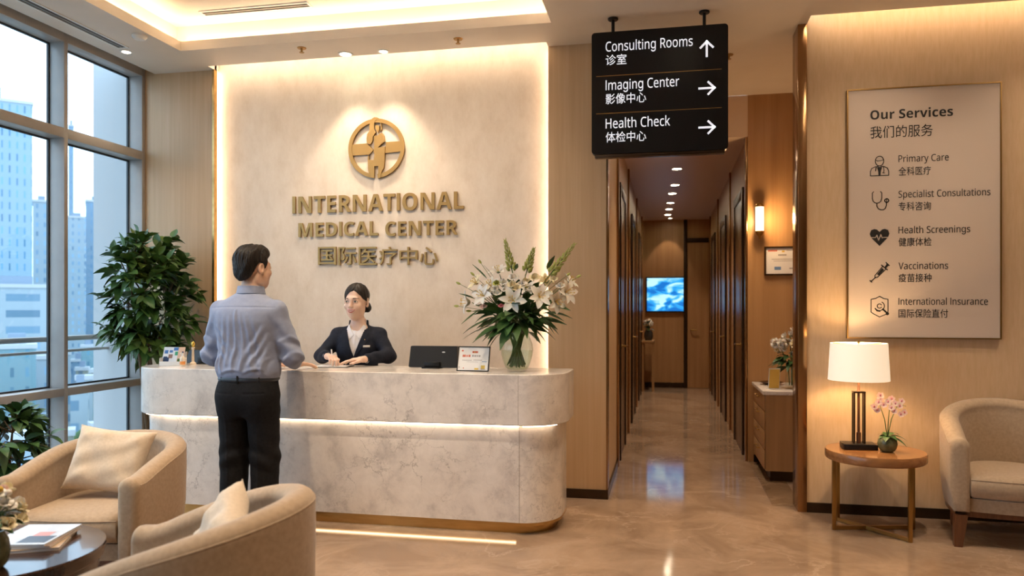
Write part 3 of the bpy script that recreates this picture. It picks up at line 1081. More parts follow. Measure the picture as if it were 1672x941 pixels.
def icon(v, strokes, fills=(), holes=(), u=1436):
    """line drawing in a 30 px square centred at u, v"""
    c = P(u, v, YB)
    g = G()
    k = 1 / 252.0
    def seg(pts, w, closed=False, y0=-.0018, y1=.0002, mi=0):
        pts = [(p[0] * k, -p[1] * k) for p in pts]
        if closed:
            pts = pts + [pts[0]]
        for p, q in zip(pts, pts[1:]):
            d = Vector((q[0] - p[0], q[1] - p[1]))
            if d.length < 1e-7:
                continue
            d.normalize()
            n = Vector((-d.y, d.x)) * w * k / 2
            e = d * w * k * .35
            g.prism([(p[0] + n.x - e.x, p[1] + n.y - e.y), (p[0] - n.x - e.x, p[1] - n.y - e.y), (q[0] - n.x + e.x, q[1] - n.y + e.y), (q[0] + n.x + e.x, q[1] + n.y + e.y)], y0, y1, 'xz', mi)
    for f in fills:
        g.prism([(p[0] * k, -p[1] * k) for p in f], -.0016, .0002, 'xz')
    for s in strokes:
        seg(s[0], s[1], s[2] if len(s) > 2 else False)
    for s in holes:
        seg(s[0], s[1], False, -.0026, -.001, 1)
    return g.build('icon', [INK, MT['board']], bd, (c.x - bo[0], 0, c.z - bo[2]), smooth=0)
cir = lambda cx, cy, r, a0=0, a1=360, n=20, ry=None: [(cx + r * math.cos(R(a0 + (a1 - a0) * i / n)), cy + (ry or r) * math.sin(R(a0 + (a1 - a0) * i / n))) for i in range(n + 1)]
# doctor
icon(271, [(cir(0, -8, 6.5, ry=8), 1.1), ([(-6, -10), (-3, -8), (3, -9), (6, -10)], .8), ([(-14, 16), (-14, 9), (-12, 4), (-7, 1.5), (-3, 1), (0, 3), (3, 1), (7, 1.5), (12, 4), (14, 9), (14, 16)], 1.2, True),
           ([(-5, 1.5), (-6, 8)], 1.6), ([(6, 1.5), (7, 9), (5, 12), (8, 12)], 1.0)], [[(-4, 2), (0, 4), (4, 2), (2, 9), (1.5, 16), (-1.5, 16), (-2, 9)]])
# stethoscope
icon(328, [(cir(-4, 0, 7.5, 180, 0, 12)[::1] and [(-9, -15), (-11, -13), (-11, -4), (-9.5, 1), (-6.5, 3.5), (-4, 4), (-1.5, 3.5), (2, 1), (3.5, -4), (3.5, -13), (1.5, -15)], 1.3),
           ([(-4, 4), (-4, 9), (-2, 13), (2, 15), (6, 15), (9, 12.5), (10.5, 8), (10.5, 3)], 1.3), (cir(11, 0, 3), 1.5), ([(11, -2), (11, 2)], 1)])
# heart with pulse
hp = [(0, 16), (-13, 2), (-15, -4), (-13, -10), (-8, -12), (-4, -11), (0, -7), (4, -11), (8, -12), (13, -10), (15, -4), (13, 2)]
icon(386, [], [hp], [([(-15, 2), (-6, 2), (-4, -2), (-1.5, 7), (2, -3), (4, 3), (6, 2), (15, 2)], 1.3)])
# syringe
icon(444, [([(-7, 6), (5, -9), (10, -4.5), (-3, 9), (-7, 9.5)], 1.3, True), ([(3, -11), (12, -3)], 1.6), ([(-6, 9), (-13, 16)], 1.5), ([(-14.5, 14.5), (-12, 17)], 1.6), ([(10, -15), (15, -10)], 1.6)],
     [[(8, -8), (11, -13), (14, -10), (10, -6)], [(-4, 4), (4, -6), (7, -3), (-1, 6)]])
# shield
icon(501, [([(0, -17), (6, -13.5), (13, -12), (13, 8), (9, 13), (0, 17), (-9, 12), (-13, 9), (-13, -12), (-6, -13.5)], 1.3, True), (cir(0, -1, 7.5, 150, -60, 16), 1.3), (cir(0, -1, 3.5, 30, 330, 14), 1.3),
           ([(-7, 3), (-4, 7), (1, 8)], 1.3), ([(5, 4), (12, 11)], 2.6)], [cir(12, 11.5, 2.6)[:-1]])
# ------------------------------------------------------------------ furniture
def F3(u, zc, z=0.):
    """floor-plan point at photograph column u and depth zc"""
    xc = (u - 836) / F_PX * zc
    return Vector((-zc * math.sin(YAW) + xc * math.cos(YAW), zc * math.cos(YAW) + xc * math.sin(YAW), z))


def seat_path(hw, front, rad, n=26):
    """centre line of the arms and back, from one arm front round to the other, facing -y"""
    pts = []
    for i in range(7):
        pts.append((-hw, -front + (front) * i / 7))
    for i in range(n + 1):
        a = PI - PI * i / n
        pts.append((hw * math.cos(a), rad * math.sin(a)))
    for i in range(1, 8):
        pts.append((hw, -(front) * i / 7))
    return pts


def make_armchair(label, arm=.58, back=.70, legs=True, hw=.325, front=.33, rad=.33, group=None):
    o = thing('armchair', label, 'armchair', group=group)
    th, z0 = .105, .20
    path = seat_path(hw, front, rad)
    n = len(path)
    L = [0]
    for p, q in zip(path, path[1:]):
        L.append(L[-1] + math.dist(p, q))
    tot = L[-1]
    rows = []
    def section(i, fwd=0., ins=0.):
        p = Vector(path[i])
        d = (Vector(path[min(i + 1, n - 1)]) - Vector(path[max(i - 1, 0)])).normalized()
        nr = Vector((-d.y, d.x))                # points outward
        s = L[i] / tot
        w = math.sin(PI * s)
        zt = arm + (back - arm) * max(0, (w - .12) / .88) ** .9
        p = p + d * fwd
        t = th - 2 * ins
        h = t / 2
        r = []
        zt -= ins
        zb = z0 + ins * .6
        prof = [(-h, zb), (-h * 1.0, zb + .1), (-h, zt - .09), (-h * .96, zt - .05)]
        for k in range(9):
            a = PI - PI * k / 8
            prof.append((h * math.cos(a), zt - .045 + .045 * math.sin(a)))
        prof += [(h * .98, zt - .06), (h, zt - .12), (h, zb + .16), (h * .96, zb + .05), (h * .9, zb)]
        for (b, z) in prof:
            tap = -.02 * max(0, (.40 - z) / .2) if b > 0 else 0
            # outward side leans in a little toward the floor
            r.append((p.x + nr.x * (b + tap), p.y + nr.y * (b + tap), z))
        return r
    for k in range(5):
        a = PI / 2 * k / 5
        rows.append(section(0, -.03 * math.cos(a), .035 * (1 - math.sin(a))))
    for i in range(n):
        rows.append(section(i))
    for k in range(5):
        a = PI / 2 * (k + 1) / 5
        rows.append(section(n - 1, .03 * math.sin(a), .035 * (1 - math.cos(a))))
    g = G().grid(rows, closed=True)
    m = len(rows[0])
    g.f.append(tuple(range(m))); g.m.append(0)
    b = len(g.v) - m
    g.f.append(tuple(range(b, b + m))[::-1]); g.m.append(0)
    g.build('backrest', MT['sofa'], o, smooth=70, weld=True)
    # piping along the outer top edge
    pp = []
    for i in range(n):
        p = Vector(path[i]); d = (Vector(path[min(i + 1, n - 1)]) - Vector(path[max(i - 1, 0)])).normalized(); nr = Vector((-d.y, d.x))
        s = L[i] / tot; w = math.sin(PI * s)
        zt = arm + (back - arm) * max(0, (w - .12) / .88) ** .9
        pp.append((p.x + nr.x * (th / 2 - .004), p.y + nr.y * (th / 2 - .004), zt - .034))
    G().tube(pp, .004, 6).build('piping', MT['sofa'], o, smooth=70)
    # seat base, cushion (both D shaped)
    ir = hw - th / 2
    def dshape(sc, yf):
        pts = [(-ir * sc, yf)] + [(ir * sc * math.cos(a), (rad - th / 2) * sc * math.sin(a)) for a in [PI - PI * k / 16 for k in range(17)]] + [(ir * sc, yf)]
        m_ = 10
        return pts + [(ir * sc - 2 * ir * sc * k / m_, yf - .022 * math.sin(PI * k / m_)) for k in range(1, m_)]
    def stack(levels):
        g = G()
        rows = [[(x, y, z) for x, y in dshape(s, yf)] for s, yf, z in levels]
        g.grid(rows, closed=True)
        k = len(rows[0])
        b = len(g.v) - k
        g.f.append(tuple(range(k))); g.m.append(0)
        g.f.append(tuple(range(b, b + k))[::-1]); g.m.append(0)
        return g
    yf = -front - .005
    stack([(1.0, yf + .02, .20), (1.0, yf + .02, .275)]).build('seat_base', MT['sofa'], o, smooth=50, weld=True)
    lv = [(.93, yf + .03, .276), (.985, yf - .005, .292), (1.0, yf - .02, .32), (1.0, yf - .022, .36), (.985, yf - .01, .392), (.95, yf + .015, .408), (.86, yf + .06, .418), (.6, yf + .16, .424), (.2, -.06, .427)]
    c = stack(lv).build('seat_cushion', MT['sofa'], o, smooth=70, weld=True)
    rim = [(x, y, .388) for x, y in dshape(.992, yf - .014)]
    G().tube(rim[16:] + rim[:2] if False else [(ir * .99 * (1 - 2 * k / 14), yf - .012 - .022 * math.sin(PI * k / 14), .388) for k in range(15)], .0035, 6).build('piping', MT['sofa'], c, smooth=70)
    if legs:
        fr = G()
        pin = [(x * .93, y * .93, 0) for x, y in path]
        rows = []
        for i, (x, y, _) in enumerate(pin):
            p = Vector(path[i]); d = (Vector(path[min(i + 1, n - 1)]) - Vector(path[max(i - 1, 0)])).normalized(); nr = Vector((-d.y, d.x))
            rows.append([(p.x + nr.x * q, p.y + nr.y * q, z) for q, z in ((-.03, .165), (.02, .165), (.022, .201), (-.03, .201))])
        fr.grid(rows, closed=True)
        fr.box(-hw, hw, yf + .03, yf + .055, .165, .201)
        fr.build('frame', MT['redwood'], o, smooth=40)
        for sx in (-1, 1):
            for yy, lean in ((-front + .01, -.012), (rad * .62, .03)):
                xx = sx * (hw - .005) if yy < 0 else sx * hw * .74
                g = G()
                rr = [(.021, .0), (.028, .09), (.033, .185)]
                rows = []
                for r_, z in rr:
                    k = 1 - z / .185
                    rows.append([(xx + sx * .015 * k + a * r_, yy + lean * k + b_ * r_, z) for a, b_ in ((-1, -1), (1, -1), (1, 1), (-1, 1))])
                g.grid(rows, closed=True)
                g.f += [(0, 1, 2, 3), (8, 11, 10, 9)]; g.m += [0, 0]
                g.build('leg', MT['redwood'], o, smooth=30, weld=True)
    return o


ch1 = make_armchair('cream barrel armchair with a square cushion, between window and reception desk', .585, .70, hw=.30)
ch1.location = (-2.76, 3.34, 0)
ch1.rotation_euler = (0, 0, R(8))
ch2 = make_armchair('cream barrel armchair seen from behind, its cushion leaning at the back', .575, .775)
ch2.location = F3(836 - 1238 * 1.02 / 2.42, 2.42)
ch2.rotation_euler = (0, 0, R(-80))
ch3 = make_armchair('beige barrel armchair with dark wooden legs beside the round side table', .62, .80, hw=.31, front=.27, rad=.30)
ch3.location = (1.985, 5.00, 0)
ch3.rotation_euler = (0, 0, R(-8))


def make_pillow(label, w=.40, h=.38, d=.075, seed=1):
    rnd = random.Random(seed)
    n = 26
    ph = [rnd.uniform(0, 6.28) for _ in range(8)]
    def pt(i, j, s):
        u, v = -1 + 2 * i / n, -1 + 2 * j / n
        e = max(0, (1 - u ** 4)) * max(0, (1 - v ** 4))
        th = d * e ** .55
        x = u * (1 - .085 * (1 - v * v) * abs(u) ** 2) * w / 2
        z = v * (1 - .085 * (1 - u * u) * abs(v) ** 2) * h / 2
        wr = .005 * e * (math.sin(7 * u + 3 * v + ph[0]) + .7 * math.sin(9 * v - 4 * u + ph[1]) + .5 * math.sin(14 * u * v + ph[2] + 4 * u))
        wr += .006 * (e ** .5) * math.sin(11 * (abs(u) - abs(v)) + ph[3]) * (u * u * v * v) ** .4
        return (x, s * (th + wr * (1 if th > .01 else 0)), z)
    g = G()
    g.grid([[pt(i, j, -1) for j in range(n + 1)] for i in range(n + 1)])
    g.grid([[pt(i, n - j, 1) for j in range(n + 1)] for i in range(n + 1)])
    o = g.build('throw_pillow', MT['cushion'], None, smooth=80, weld=True)
    tag(o, label, 'pillow')
    return o

p1 = make_pillow('square cream pillow leaning upright in the armchair nearest the window', .39, .33, .062, 1)
p1.matrix_world = Matrix.Translation((-2.75, 3.33, .600)) @ Euler((R(-24), R(6), R(12)), 'XYZ').to_matrix().to_4x4()
c2 = ch2.location
p2 = make_pillow('cream pillow tucked in the armchair that is seen from behind', .34, .29, .06, 5)
p2.matrix_world = Matrix.Translation((c2.x + .04, c2.y + .08, .60)) @ Euler((R(-30), R(18), R(-60)), 'XYZ').to_matrix().to_4x4()

# coffee table with vase and magazines
TC = Vector((-2.47, 2.41, 0))
ct = thing('coffee_table', 'round dark polished coffee table before the cream armchairs', 'coffee table', TC)
G().lathe([(.0, .395), (.345, .395), (.352, .402), (.352, .43), (.360, .432), (.362, .444), (.358, .450), (.0, .450)], seg=64).build('tabletop', MT['darkwood'], ct, smooth=35)
G().lathe([(.325, .335), (.335, .335), (.335, .396), (.325, .396)], seg=48).build('apron', MT['darkwood'], ct, smooth=35)
for k in range(4):
    a = R(20 + 90 * k)
    x, y = .285 * math.cos(a), .285 * math.sin(a)
    G().tube([(x * .97, y * .97, 0), (x, y, .34), (x, y, .396)], [.018, .026, .026], 12).build('leg', MT['black'], ct)
def magazine(label, x, y, z, rz, w, h, t, cov):
    o = thing('magazine', label, 'magazine', (x, y, z), rz, 'magazines on the coffee table')
    G().box(-w / 2 + .002, w / 2, -h / 2 + .001, h / 2 - .001, .001, t - .001).build('pages', MT['paper'], o)
    g = G().box(-w / 2, w / 2 + .001, -h / 2, h / 2, t - .001, t).box(-w / 2, w / 2 + .001, -h / 2, h / 2, 0, .001).box(-w / 2 - .001, -w / 2, -h / 2, h / 2, 0, t)
    for (a, b, c, d, mi) in cov[1]:
        g.box(-w / 2 + a * w, -w / 2 + b * w, -h / 2 + c * h, -h / 2 + d * h, t, t + .0004, mi=mi)
    g.build('cover', cov[0], o, smooth=0)
cv1 = ([mat('pale blue cover', (.55, .62, .72), .25), mat('dark cover print', (.05, .06, .09), .3), mat('rose cover print', (.55, .25, .22), .3), mat('white cover print', (.75, .75, .75), .3)],
       [(.1, .5, .75, .9, 3), (.45, .95, .08, .4, 1), (.5, .8, .4, .6, 2), (.1, .4, .3, .6, 3)])
cv2 = ([mat('sand cover', (.46, .34, .22), .3), mat('brown cover print', (.2, .12, .07), .3)], [(.1, .9, .1, .5, 1)])
mx, my = F3(62, 2.96).x, F3(62, 2.96).y
magazine('lowest sand coloured magazine of the stack on the coffee table', mx + .012, my - .005, .4502, R(28), .20, .26, .012, cv2)
magazine('middle brown magazine of the stack on the coffee table', mx + .004, my, .4624, R(18), .20, .26, .010, ([mat('brown cover', (.28, .18, .11), .3), mat('tan print', (.5, .4, .3), .3)], [(.1, .9, .1, .4, 1)]))
magazine('top magazine of the stack, pale blue cover with dark picture', mx - .01, my + .002, .4726, R(14), .21, .27, .008, cv1)

# round side table of the services wall
ST = Vector((1.25, 5.02, 0))
st = thing('side_table', 'round amber wood side table on thin brass legs by the services wall', 'side table', ST)
G().lathe([(0, .435), (.278, .435), (.284, .440), (.287, .447), (.287, .485), (.283, .492), (.0, .494)], seg=64).build('tabletop', MT['tabletop'], st, smooth=35)
lp = [(-.245, -.04), (-.18, .17), (.135, -.225), (.235, .07)]
for (x, y) in lp:
    G().box(x - .011, x + .011, y - .011, y + .011, .0, .436, .002).build('leg', MT['brass'], st)
g = G()
for (a, b) in ((0, 3), (1, 2)):
    p, q = Vector((*lp[a], .013)), Vector((*lp[b], .013))
    d = (q - p).normalized()
    n = Vector((-d.y, d.x, 0)) * .010
    z = Vector((0, 0, .011)) if a == 0 else Vector((0, 0, .0105))
    vs = [p + n - z, p - n - z, q - n - z, q + n - z, p + n + z, p - n + z, q - n + z, q + n + z]
    g.add(vs, [(3, 2, 1, 0), (4, 5, 6, 7), (0, 1, 5, 4), (1, 2, 6, 5), (2, 3, 7, 6), (3, 0, 4, 7)])
g.build('stretcher', MT['brass'], st)

# table lamp
LP = P(1402, 728, 5.05)
lm = thing('table_lamp', 'lit table lamp with white drum shade and open dark metal column', 'table lamp', (LP.x, 5.05, .494))
G().box(-.098, .098, -.065, .065, 0, .034, .004).build('base', MT['black'], lm)
g = G()
for x in (-.030, .030):
    for y in (-.018, .018):
        g.box(x - .0055, x + .0055, y - .0055, y + .0055, .034, .352)
g.box(-.036, .036, -.024, .024, .345, .356)
g.build('column', MT['darkbronze'], lm)
G().tube([(0, 0, .034), (0, 0, .36)], .008, 10).tube([(0, 0, .356), (0, 0, .365), (0, 0, .43)], [.012, .008, .008], 10).tube([(0, 0, .034), (0, 0, .10)], .014, 10).build('stem', MT['redwood'], lm)
zb, zt = .425, .655
g = G()
prof = [(.178, zb), (.165, zt), (.162, zt), (.175, zb)]
rows = []
for r, z in prof:
    rows.append([(r * math.cos(2 * PI * k / 56), r * math.sin(2 * PI * k / 56), z) for k in range(56)])
rows.append(rows[0])
g.grid(rows, closed=True)
sh = g.build('lamp_shade', MT['shade'], lm, smooth=35, weld=True)
g = G()
for k in range(3):
    a = 2 * PI * k / 3 + .4
    g.tube([(0, 0, zt - .012), (.163 * math.cos(a), .163 * math.sin(a), zt - .004)], .003, 6)
g.tube([(0, 0, .42), (0, 0, zt + .012)], .004, 8)
g.tube([(0, 0, zt), (0, 0, zt + .02)], [.009, .003], 10)
g.build('shade_carrier', MT['brass'], lm)
l = bpy.data.lights.new('bulb', 'POINT'); l.energy = 8; l.color = (1, .66, .34); l.shadow_soft_size = .035
link('bulb', l, lm, (0, 0, .53))

# niche: cabinet, certificate, sconce
cx0, cx1, cy0, cy1 = .745, 1.42, 6.25, 7.03
cb = thing('cabinet', 'oak cabinet with drawers and pale marble top in the niche', 'cabinet', (cx0, cy0, 0))
w, d_ = cx1 - cx0, cy1 - cy0
G().box(.012, w, 0, d_, .085, .685).build('body', MT['cabinet'], cb)
G().box(.05, w, .04, d_, 0, .085).build('kick', MT['darkbronze'], cb)
G().box(-.012, w, -.015, d_, .685, .715, .003).build('countertop', MT['desk'], cb)
for i, (z0, z1) in enumerate(((.555, .675), (.405, .548), (.255, .398), (.095, .248))):
    dr = G().box(0, .011, .012, d_ - .012, z0, z1, .002).build('drawer', MT['cabinet'], cb)
    G().tube([(0, d_ / 2 - .08, z1 - .035), (-.022, d_ / 2 - .08, z1 - .035), (-.022, d_ / 2 + .08, z1 - .035), (0, d_ / 2 + .08, z1 - .035)], .005, 8).build('drawer_pull', MT['brass'], dr)
pc, pd = P(1248, 450, YN - .02), P(1309, 402, YN - .02)
cf = thing('framed_certificate', 'dark framed certificate hanging on the niche wall', 'certificate', ((pc.x + pd.x) / 2, YN - .001, (pc.z + pd.z) / 2))
hw_, hh_ = (pd.x - pc.x) / 2, (pd.z - pc.z) / 2
t = .014
G().box(-hw_, hw_, -.022, 0, -hh_, -hh_ + t).box(-hw_, hw_, -.022, 0, hh_ - t, hh_).box(-hw_, -hw_ + t, -.022, 0, -hh_ + t, hh_ - t).box(hw_ - t, hw_, -.022, 0, -hh_ + t, hh_ - t).build('frame', MT['darkbronze'], cf)
pg = [MT['paper'], mat('grey print', (.35, .33, .32), .7), mat('red print', (.62, .16, .10), .7), mat('blue print', (.14, .26, .50), .7), mat('yellow print', (.72, .50, .10), .7)]
g = G().box(-hw_ + t, hw_ - t, -.012, -.002, -hh_ + t, hh_ - t)
def bar(x0, x1, z0, z1, mi, y=-.0124):
    g.box(x0 * hw_, x1 * hw_, y, y + .0006, z0 * hh_, z1 * hh_, mi=mi)
for q in ((-.8, -.3, .66, .76, 2), (.2, .75, .70, .74, 1), (-.25, .2, .36, .46, 1), (-.6, .75, .10, .14, 1), (-.5, .6, -.02, .01, 1), (-.45, -.1, -.62, -.40, 3), (.35, .7, -.56, -.48, 1), (-.05, .1, .6, .72, 4)):
    bar(*q)
g.build('certificate', pg, cf, smooth=0)
sp = P(1240, 383, YN - .05)
sc = thing('wall_sconce', 'lit glass wall sconce with brass fittings on the niche wall', 'wall lamp', (sp.x, YN - .001, sp.z))
zt = .27
G().box(-.03, .03, -.018, 0, .03, zt - .02, .003).box(-.012, .012, -.05, -.018, .01, .03).box(-.012, .012, -.05, -.018, zt - .03, zt - .01).build('backplate', MT['brass'], sc)
G().lathe([(.008, -.045), (.012, -.02), (.034, .0), (.040, .022), (.040, .028), (0, .028)], (0, -.065, 0), 20).build('bottom_cap', MT['brass'], sc)
G().lathe([(0, zt - .03), (.040, zt - .03), (.040, zt - .022), (.030, zt), (.010, zt + .012)], (0, -.065, 0), 20).build('top_cap', MT['brass'], sc)
G().lathe([(.036, .028), (.036, zt - .03)], (0, -.065, 0), 24).build('glass_shade', mat('lit sconce glass', (.95, .8, .55), .4, emit=(1, .70, .36), es=2.4), sc)
l = bpy.data.lights.new('bulb', 'POINT'); l.energy = 7; l.color = (1, .62, .30); l.shadow_soft_size = .04
link('bulb', l, sc, (0, -.15, .13))

# corridor end: screen, console with flowers
m = mat('lit screen', (0, 0, 0), .3)
nt = m.node_tree
b_ = nt.nodes['Principled BSDF']
tc = nt.nodes.new('ShaderNodeTexCoord'); mp = nt.nodes.new('ShaderNodeMapping'); mp.inputs['Scale'].default_value = (1, 1, 2.2)
nz = nt.nodes.new('ShaderNodeTexNoise'); nz.inputs['Scale'].default_value = 3.4; nz.inputs['Detail'].default_value = 2; nz.inputs['Distortion'].default_value = .5
cr = nt.nodes.new('ShaderNodeValToRGB')
e = cr.color_ramp.elements
e[0].position, e[0].color = .40, (.01, .16, .55, 1)
e[1].position, e[1].color = .58, (.50, .86, 1, 1)
x = e.new(.49); x.color = (.04, .42, .90, 1)
nt.links.new(tc.outputs['Object'], mp.inputs[0]); nt.links.new(mp.outputs[0], nz.inputs['Vector']); nt.links.new(nz.outputs['Fac'], cr.inputs[0])
nt.links.new(cr.outputs[0], b_.inputs['Emission Color']); b_.inputs['Emission Strength'].default_value = .85
pa, pb = P(1054.5, 510, YE - .05), P(1118, 452, YE - .05)
tv = thing('wall_screen', 'lit blue wall screen on the corridor end wall', 'television', ((pa.x + pb.x) / 2, YE - .001, (pa.z + pb.z) / 2))
a, b2 = (pb.x - pa.x) / 2, (pb.z - pa.z) / 2
G().box(-a, a, -.045, 0, -b2, b2, .004).build('housing', MT['blackplastic'], tv)
G().box(-a + .02, a - .02, -.047, -.044, -b2 + .02, b2 - .02).build('screen', m, tv, smooth=0)
# ------------------------------------------------------------------ plants and flowers
def leaf(g, base, d, L, Wd, droop=.3, fold=.25, roll=0., mi=0, n=5, thick=0.0006):
    """one pointed leaf as a thin closed blade"""
    d = Vector(d).normalized()
    up = Vector((0, 0, 1))
    s = d.cross(up)
    if s.length < .05:
        s = Vector((1, 0, 0))
    s.normalize()
    nrm = s.cross(d).normalized()
    if roll:
        q = Matrix.Rotation(roll, 3, d)
        s, nrm = q @ s, q @ nrm
    top, bot = [], []
    for i in range(n + 1):
        t = i / n
        w = Wd * .5 * (math.sin(PI * t ** .75)) ** .9 if 0 < t < 1 else (.0015)
        c = Vector(base) + d * (L * (t - .12 * droop * t * t)) - Vector((0, 0, 1)) * (droop * L * t * t) 
        row = [c - s * w + nrm * (w * fold), c, c + s * w + nrm * (w * fold)]
        top.append(row)
    g.grid(top, mi)
    for r in top:
        bot.append([p - nrm * thick for p in r][::-1])
    g.grid(bot, mi)


def rand_dir(rnd, zmin=-1., zmax=1.):
    z = rnd.uniform(zmin, zmax)
    a = rnd.uniform(0, 2 * PI)
    r = math.sqrt(max(0, 1 - z * z))
    return Vector((r * math.cos(a), r * math.sin(a), z))


def bushy(name, label, loc, pot_r, pot_h, centre, radii, tips, per, Ls, seed, ok, stems=5, mleaf='leaf', topz=None):
    rnd = random.Random(seed)
    o = thing(name, label, 'plant', loc)
    L0 = Vector(loc)
    pot = G().lathe([(0, 0), (pot_r * .78, 0), (pot_r * .80, .01), (pot_r * .98, pot_h - .03), (pot_r, pot_h - .02), (pot_r, pot_h), (pot_r - .018, pot_h), (pot_r - .022, pot_h - .045), (0, pot_h - .045)], seg=36).build('pot', MT['potdark'], o, smooth=35)
    G().lathe([(pot_r - .024, pot_h - .052), (pot_r - .024, pot_h - .035), (0, pot_h - .03)], seg=24).build('soil', MT['soil'], o)
    st, fo = G(), G()
    C = Vector(centre)
    heads = []
    for k in range(stems):
        a = 2 * PI * k / stems + rnd.uniform(-.3, .3)
        b = Vector((pot_r * .35 * math.cos(a), pot_r * .35 * math.sin(a), pot_h - .04))
        h = C + Vector((radii[0] * .35 * math.cos(a), radii[1] * .35 * math.sin(a), radii[2] * rnd.uniform(-.35, .35)))
        m1 = b.lerp(h, .5) + Vector((rnd.uniform(-.03, .03), rnd.uniform(-.03, .03), 0))
        pts = [b, b.lerp(m1, .5), m1, m1.lerp(h, .5), h]
        st.tube(pts, [.013, .012, .010, .008, .005], 7)
        heads += [m1.lerp(h, .3), m1.lerp(h, .7), h]
    n, tr = 0, 0
    while n < tips and tr < tips * 6:
        tr += 1
        d = rand_dir(rnd, -.85, 1)
        rr = rnd.uniform(.35, 1.0) ** .6
        p = C + Vector((d.x * radii[0] * rr, d.y * radii[1] * rr, d.z * radii[2] * rr))
        if not ok(L0 + p):
            continue
        hd = min(heads, key=lambda q: (q - p).length + (.4 if q.z > p.z + .1 else 0))
        mid = hd.lerp(p, .55) + Vector((0, 0, .03))
        st.tube([hd, mid, p], [.0042, .003, .0018], 5)
        out = (p - hd)
        out = out.normalized() if out.length > .01 else d
        for j in range(per):
            f = j / per
            b = mid.lerp(p, .1 + .9 * f)
            a = j * 2.4 + rnd.uniform(-.4, .4)
            side = out.orthogonal().normalized()
            side = Matrix.Rotation(a, 3, out) @ side
            dd = (out * (.55 + .6 * f) + side * (1.0 - .45 * f) + Vector((0, 0, -.05))).normalized()
            L = rnd.uniform(*Ls)
            if not ok(L0 + b + dd * L):
                continue
            leaf(fo, b, dd, L, L * rnd.uniform(.42, .54), rnd.uniform(.1, .55), .25, rnd.uniform(-.6, .6))
        n += 1
    st.build('stem', MT['bark'], o, smooth=60)
    f = fo.build('foliage', MT[mleaf], o, smooth=0)
    f.data.shade_smooth()
    return o

bushy('potted_tree', 'tall bushy green plant standing between window and reception desk', (-3.80, 5.08, 0), .16, .42, (-.06, -.02, 1.43), (.37, .36, .60), 150, 7, (.10, .15), 4,
      lambda p: p.x > -4.14 and p.y < 5.42 and not (p.x > -3.57 and p.z < 1.0), 6)
bushy('potted_plant', 'low leafy plant by the window behind the first cream armchair', F3(2, 4.2), .17, .34, (0, 0, .60), (.25, .25, .25), 60, 6, (.09, .13), 8,
      lambda p: p.x > -4.14, 5, 'leafdark')


def petal_rows(L, Wd, curl, n=6, cup=.2, base=.25):
    rows = []
    for i in range(n + 1):
        t = i / n
        w = Wd * .5 * (base + (1 - base) * math.sin(PI * min(1, t * .85 + .08)) ** .8) * (1 - t ** 6) ** .5 + .0006
        z = L * (math.sin(t * curl) / curl if curl else t)
        x = L * (1 - math.cos(t * curl)) / curl if curl else 0
        rows.append([(x - cup * w * .6, -w, z), (x, -w * .5, z), (x + cup * w * .12, 0, z), (x, w * .5, z), (x - cup * w * .6, w, z)])
    return rows


def frame_of(d, roll=0.):
    d = Vector(d).normalized()
    a = d.orthogonal().normalized()
    b = d.cross(a)
    m = Matrix((a, b, d)).transposed()
    return m @ Matrix.Rotation(roll, 3, 'Z')


def lily(parent, c, d, R_=.065, roll=0., mp='petal', open_=1.0, stem_to=None):
    """six recurved petals in two whorls, stamens and stem"""
    m = frame_of(d, roll)
    C = Vector(c)
    g = G()
    for k in range(6):
        a = 2 * PI * k / 6
        q = Matrix.Rotation(a, 3, 'Z') @ Matrix.Rotation((.62 if k % 2 else .72) * open_, 3, 'Y')
        rows = petal_rows(R_ * 1.25, R_ * (.50 if k % 2 else .62), 1.15 * open_, 7, .35)
        rr = [[C + m @ (q @ Vector(p)) for p in r] for r in rows]
        g.grid(rr)
        g.grid([[p - (m @ Vector((0, 0, .0007))) for p in r][::-1] for r in rr])
    o = g.build('lily', MT[mp], parent, smooth=0)
    o.data.shade_smooth()
    s = G()
    for k in range(6):
        a = 2 * PI * k / 6 + .5
        e = Vector((math.cos(a) * R_ * .26, math.sin(a) * R_ * .26, R_ * .75))
        s.tube([C, C + m @ (e * .6), C + m @ e], .0011, 5)
        s.ell(C + m @ e, (.003, .003, .0045), 6, 4)
    s.build('stamens', MT['pollen'], o)
    if stem_to is not None:
        C2 = Vector(stem_to)
        b = C - (m @ Vector((0, 0, .02)))
        G().tube([C, b, b.lerp(C2, .5) + Vector((0, 0, .02)), C2], [.004, .0035, .003, .003], 6).build('flower_stem', MT['stem'], o)
    return o


def rose(parent, c, r, m, rnd, d=(0, -.5, .8), name='rose'):
    g = G()
    C = Vector(c)
    f = frame_of(d, rnd.uniform(0, 6))
    for ring_, (nn, rr, tilt, hh) in enumerate(((3, .45, .12, .8), (4, .7, .35, .85), (5, .95, .7, .8))):
        for k in range(nn):
            a = 2 * PI * k / nn + ring_ * .6
            q = Matrix.Rotation(a, 3, 'Z') @ Matrix.Translation((r * rr * .32, 0, -r * .4)).to_3x3() @ Matrix.Rotation(tilt, 3, 'Y')
            off = Matrix.Rotation(a, 3, 'Z') @ Vector((r * rr * .30, 0, -r * .45))
            rows = petal_rows(r * hh * 1.4, r * 1.15, -.5 if ring_ < 2 else .8, 5, -.6, .5)
            g.grid([[C + f @ (off + q @ Vector(p)) for p in rw] for rw in rows])
            g.grid([[C + f @ (off + q @ Vector(p)) - f @ Vector((.0008, 0, 0)) for p in rw][::-1] for rw in rows])
    o = g.build(name, m, parent, smooth=0)
    o.data.shade_smooth()
    return o


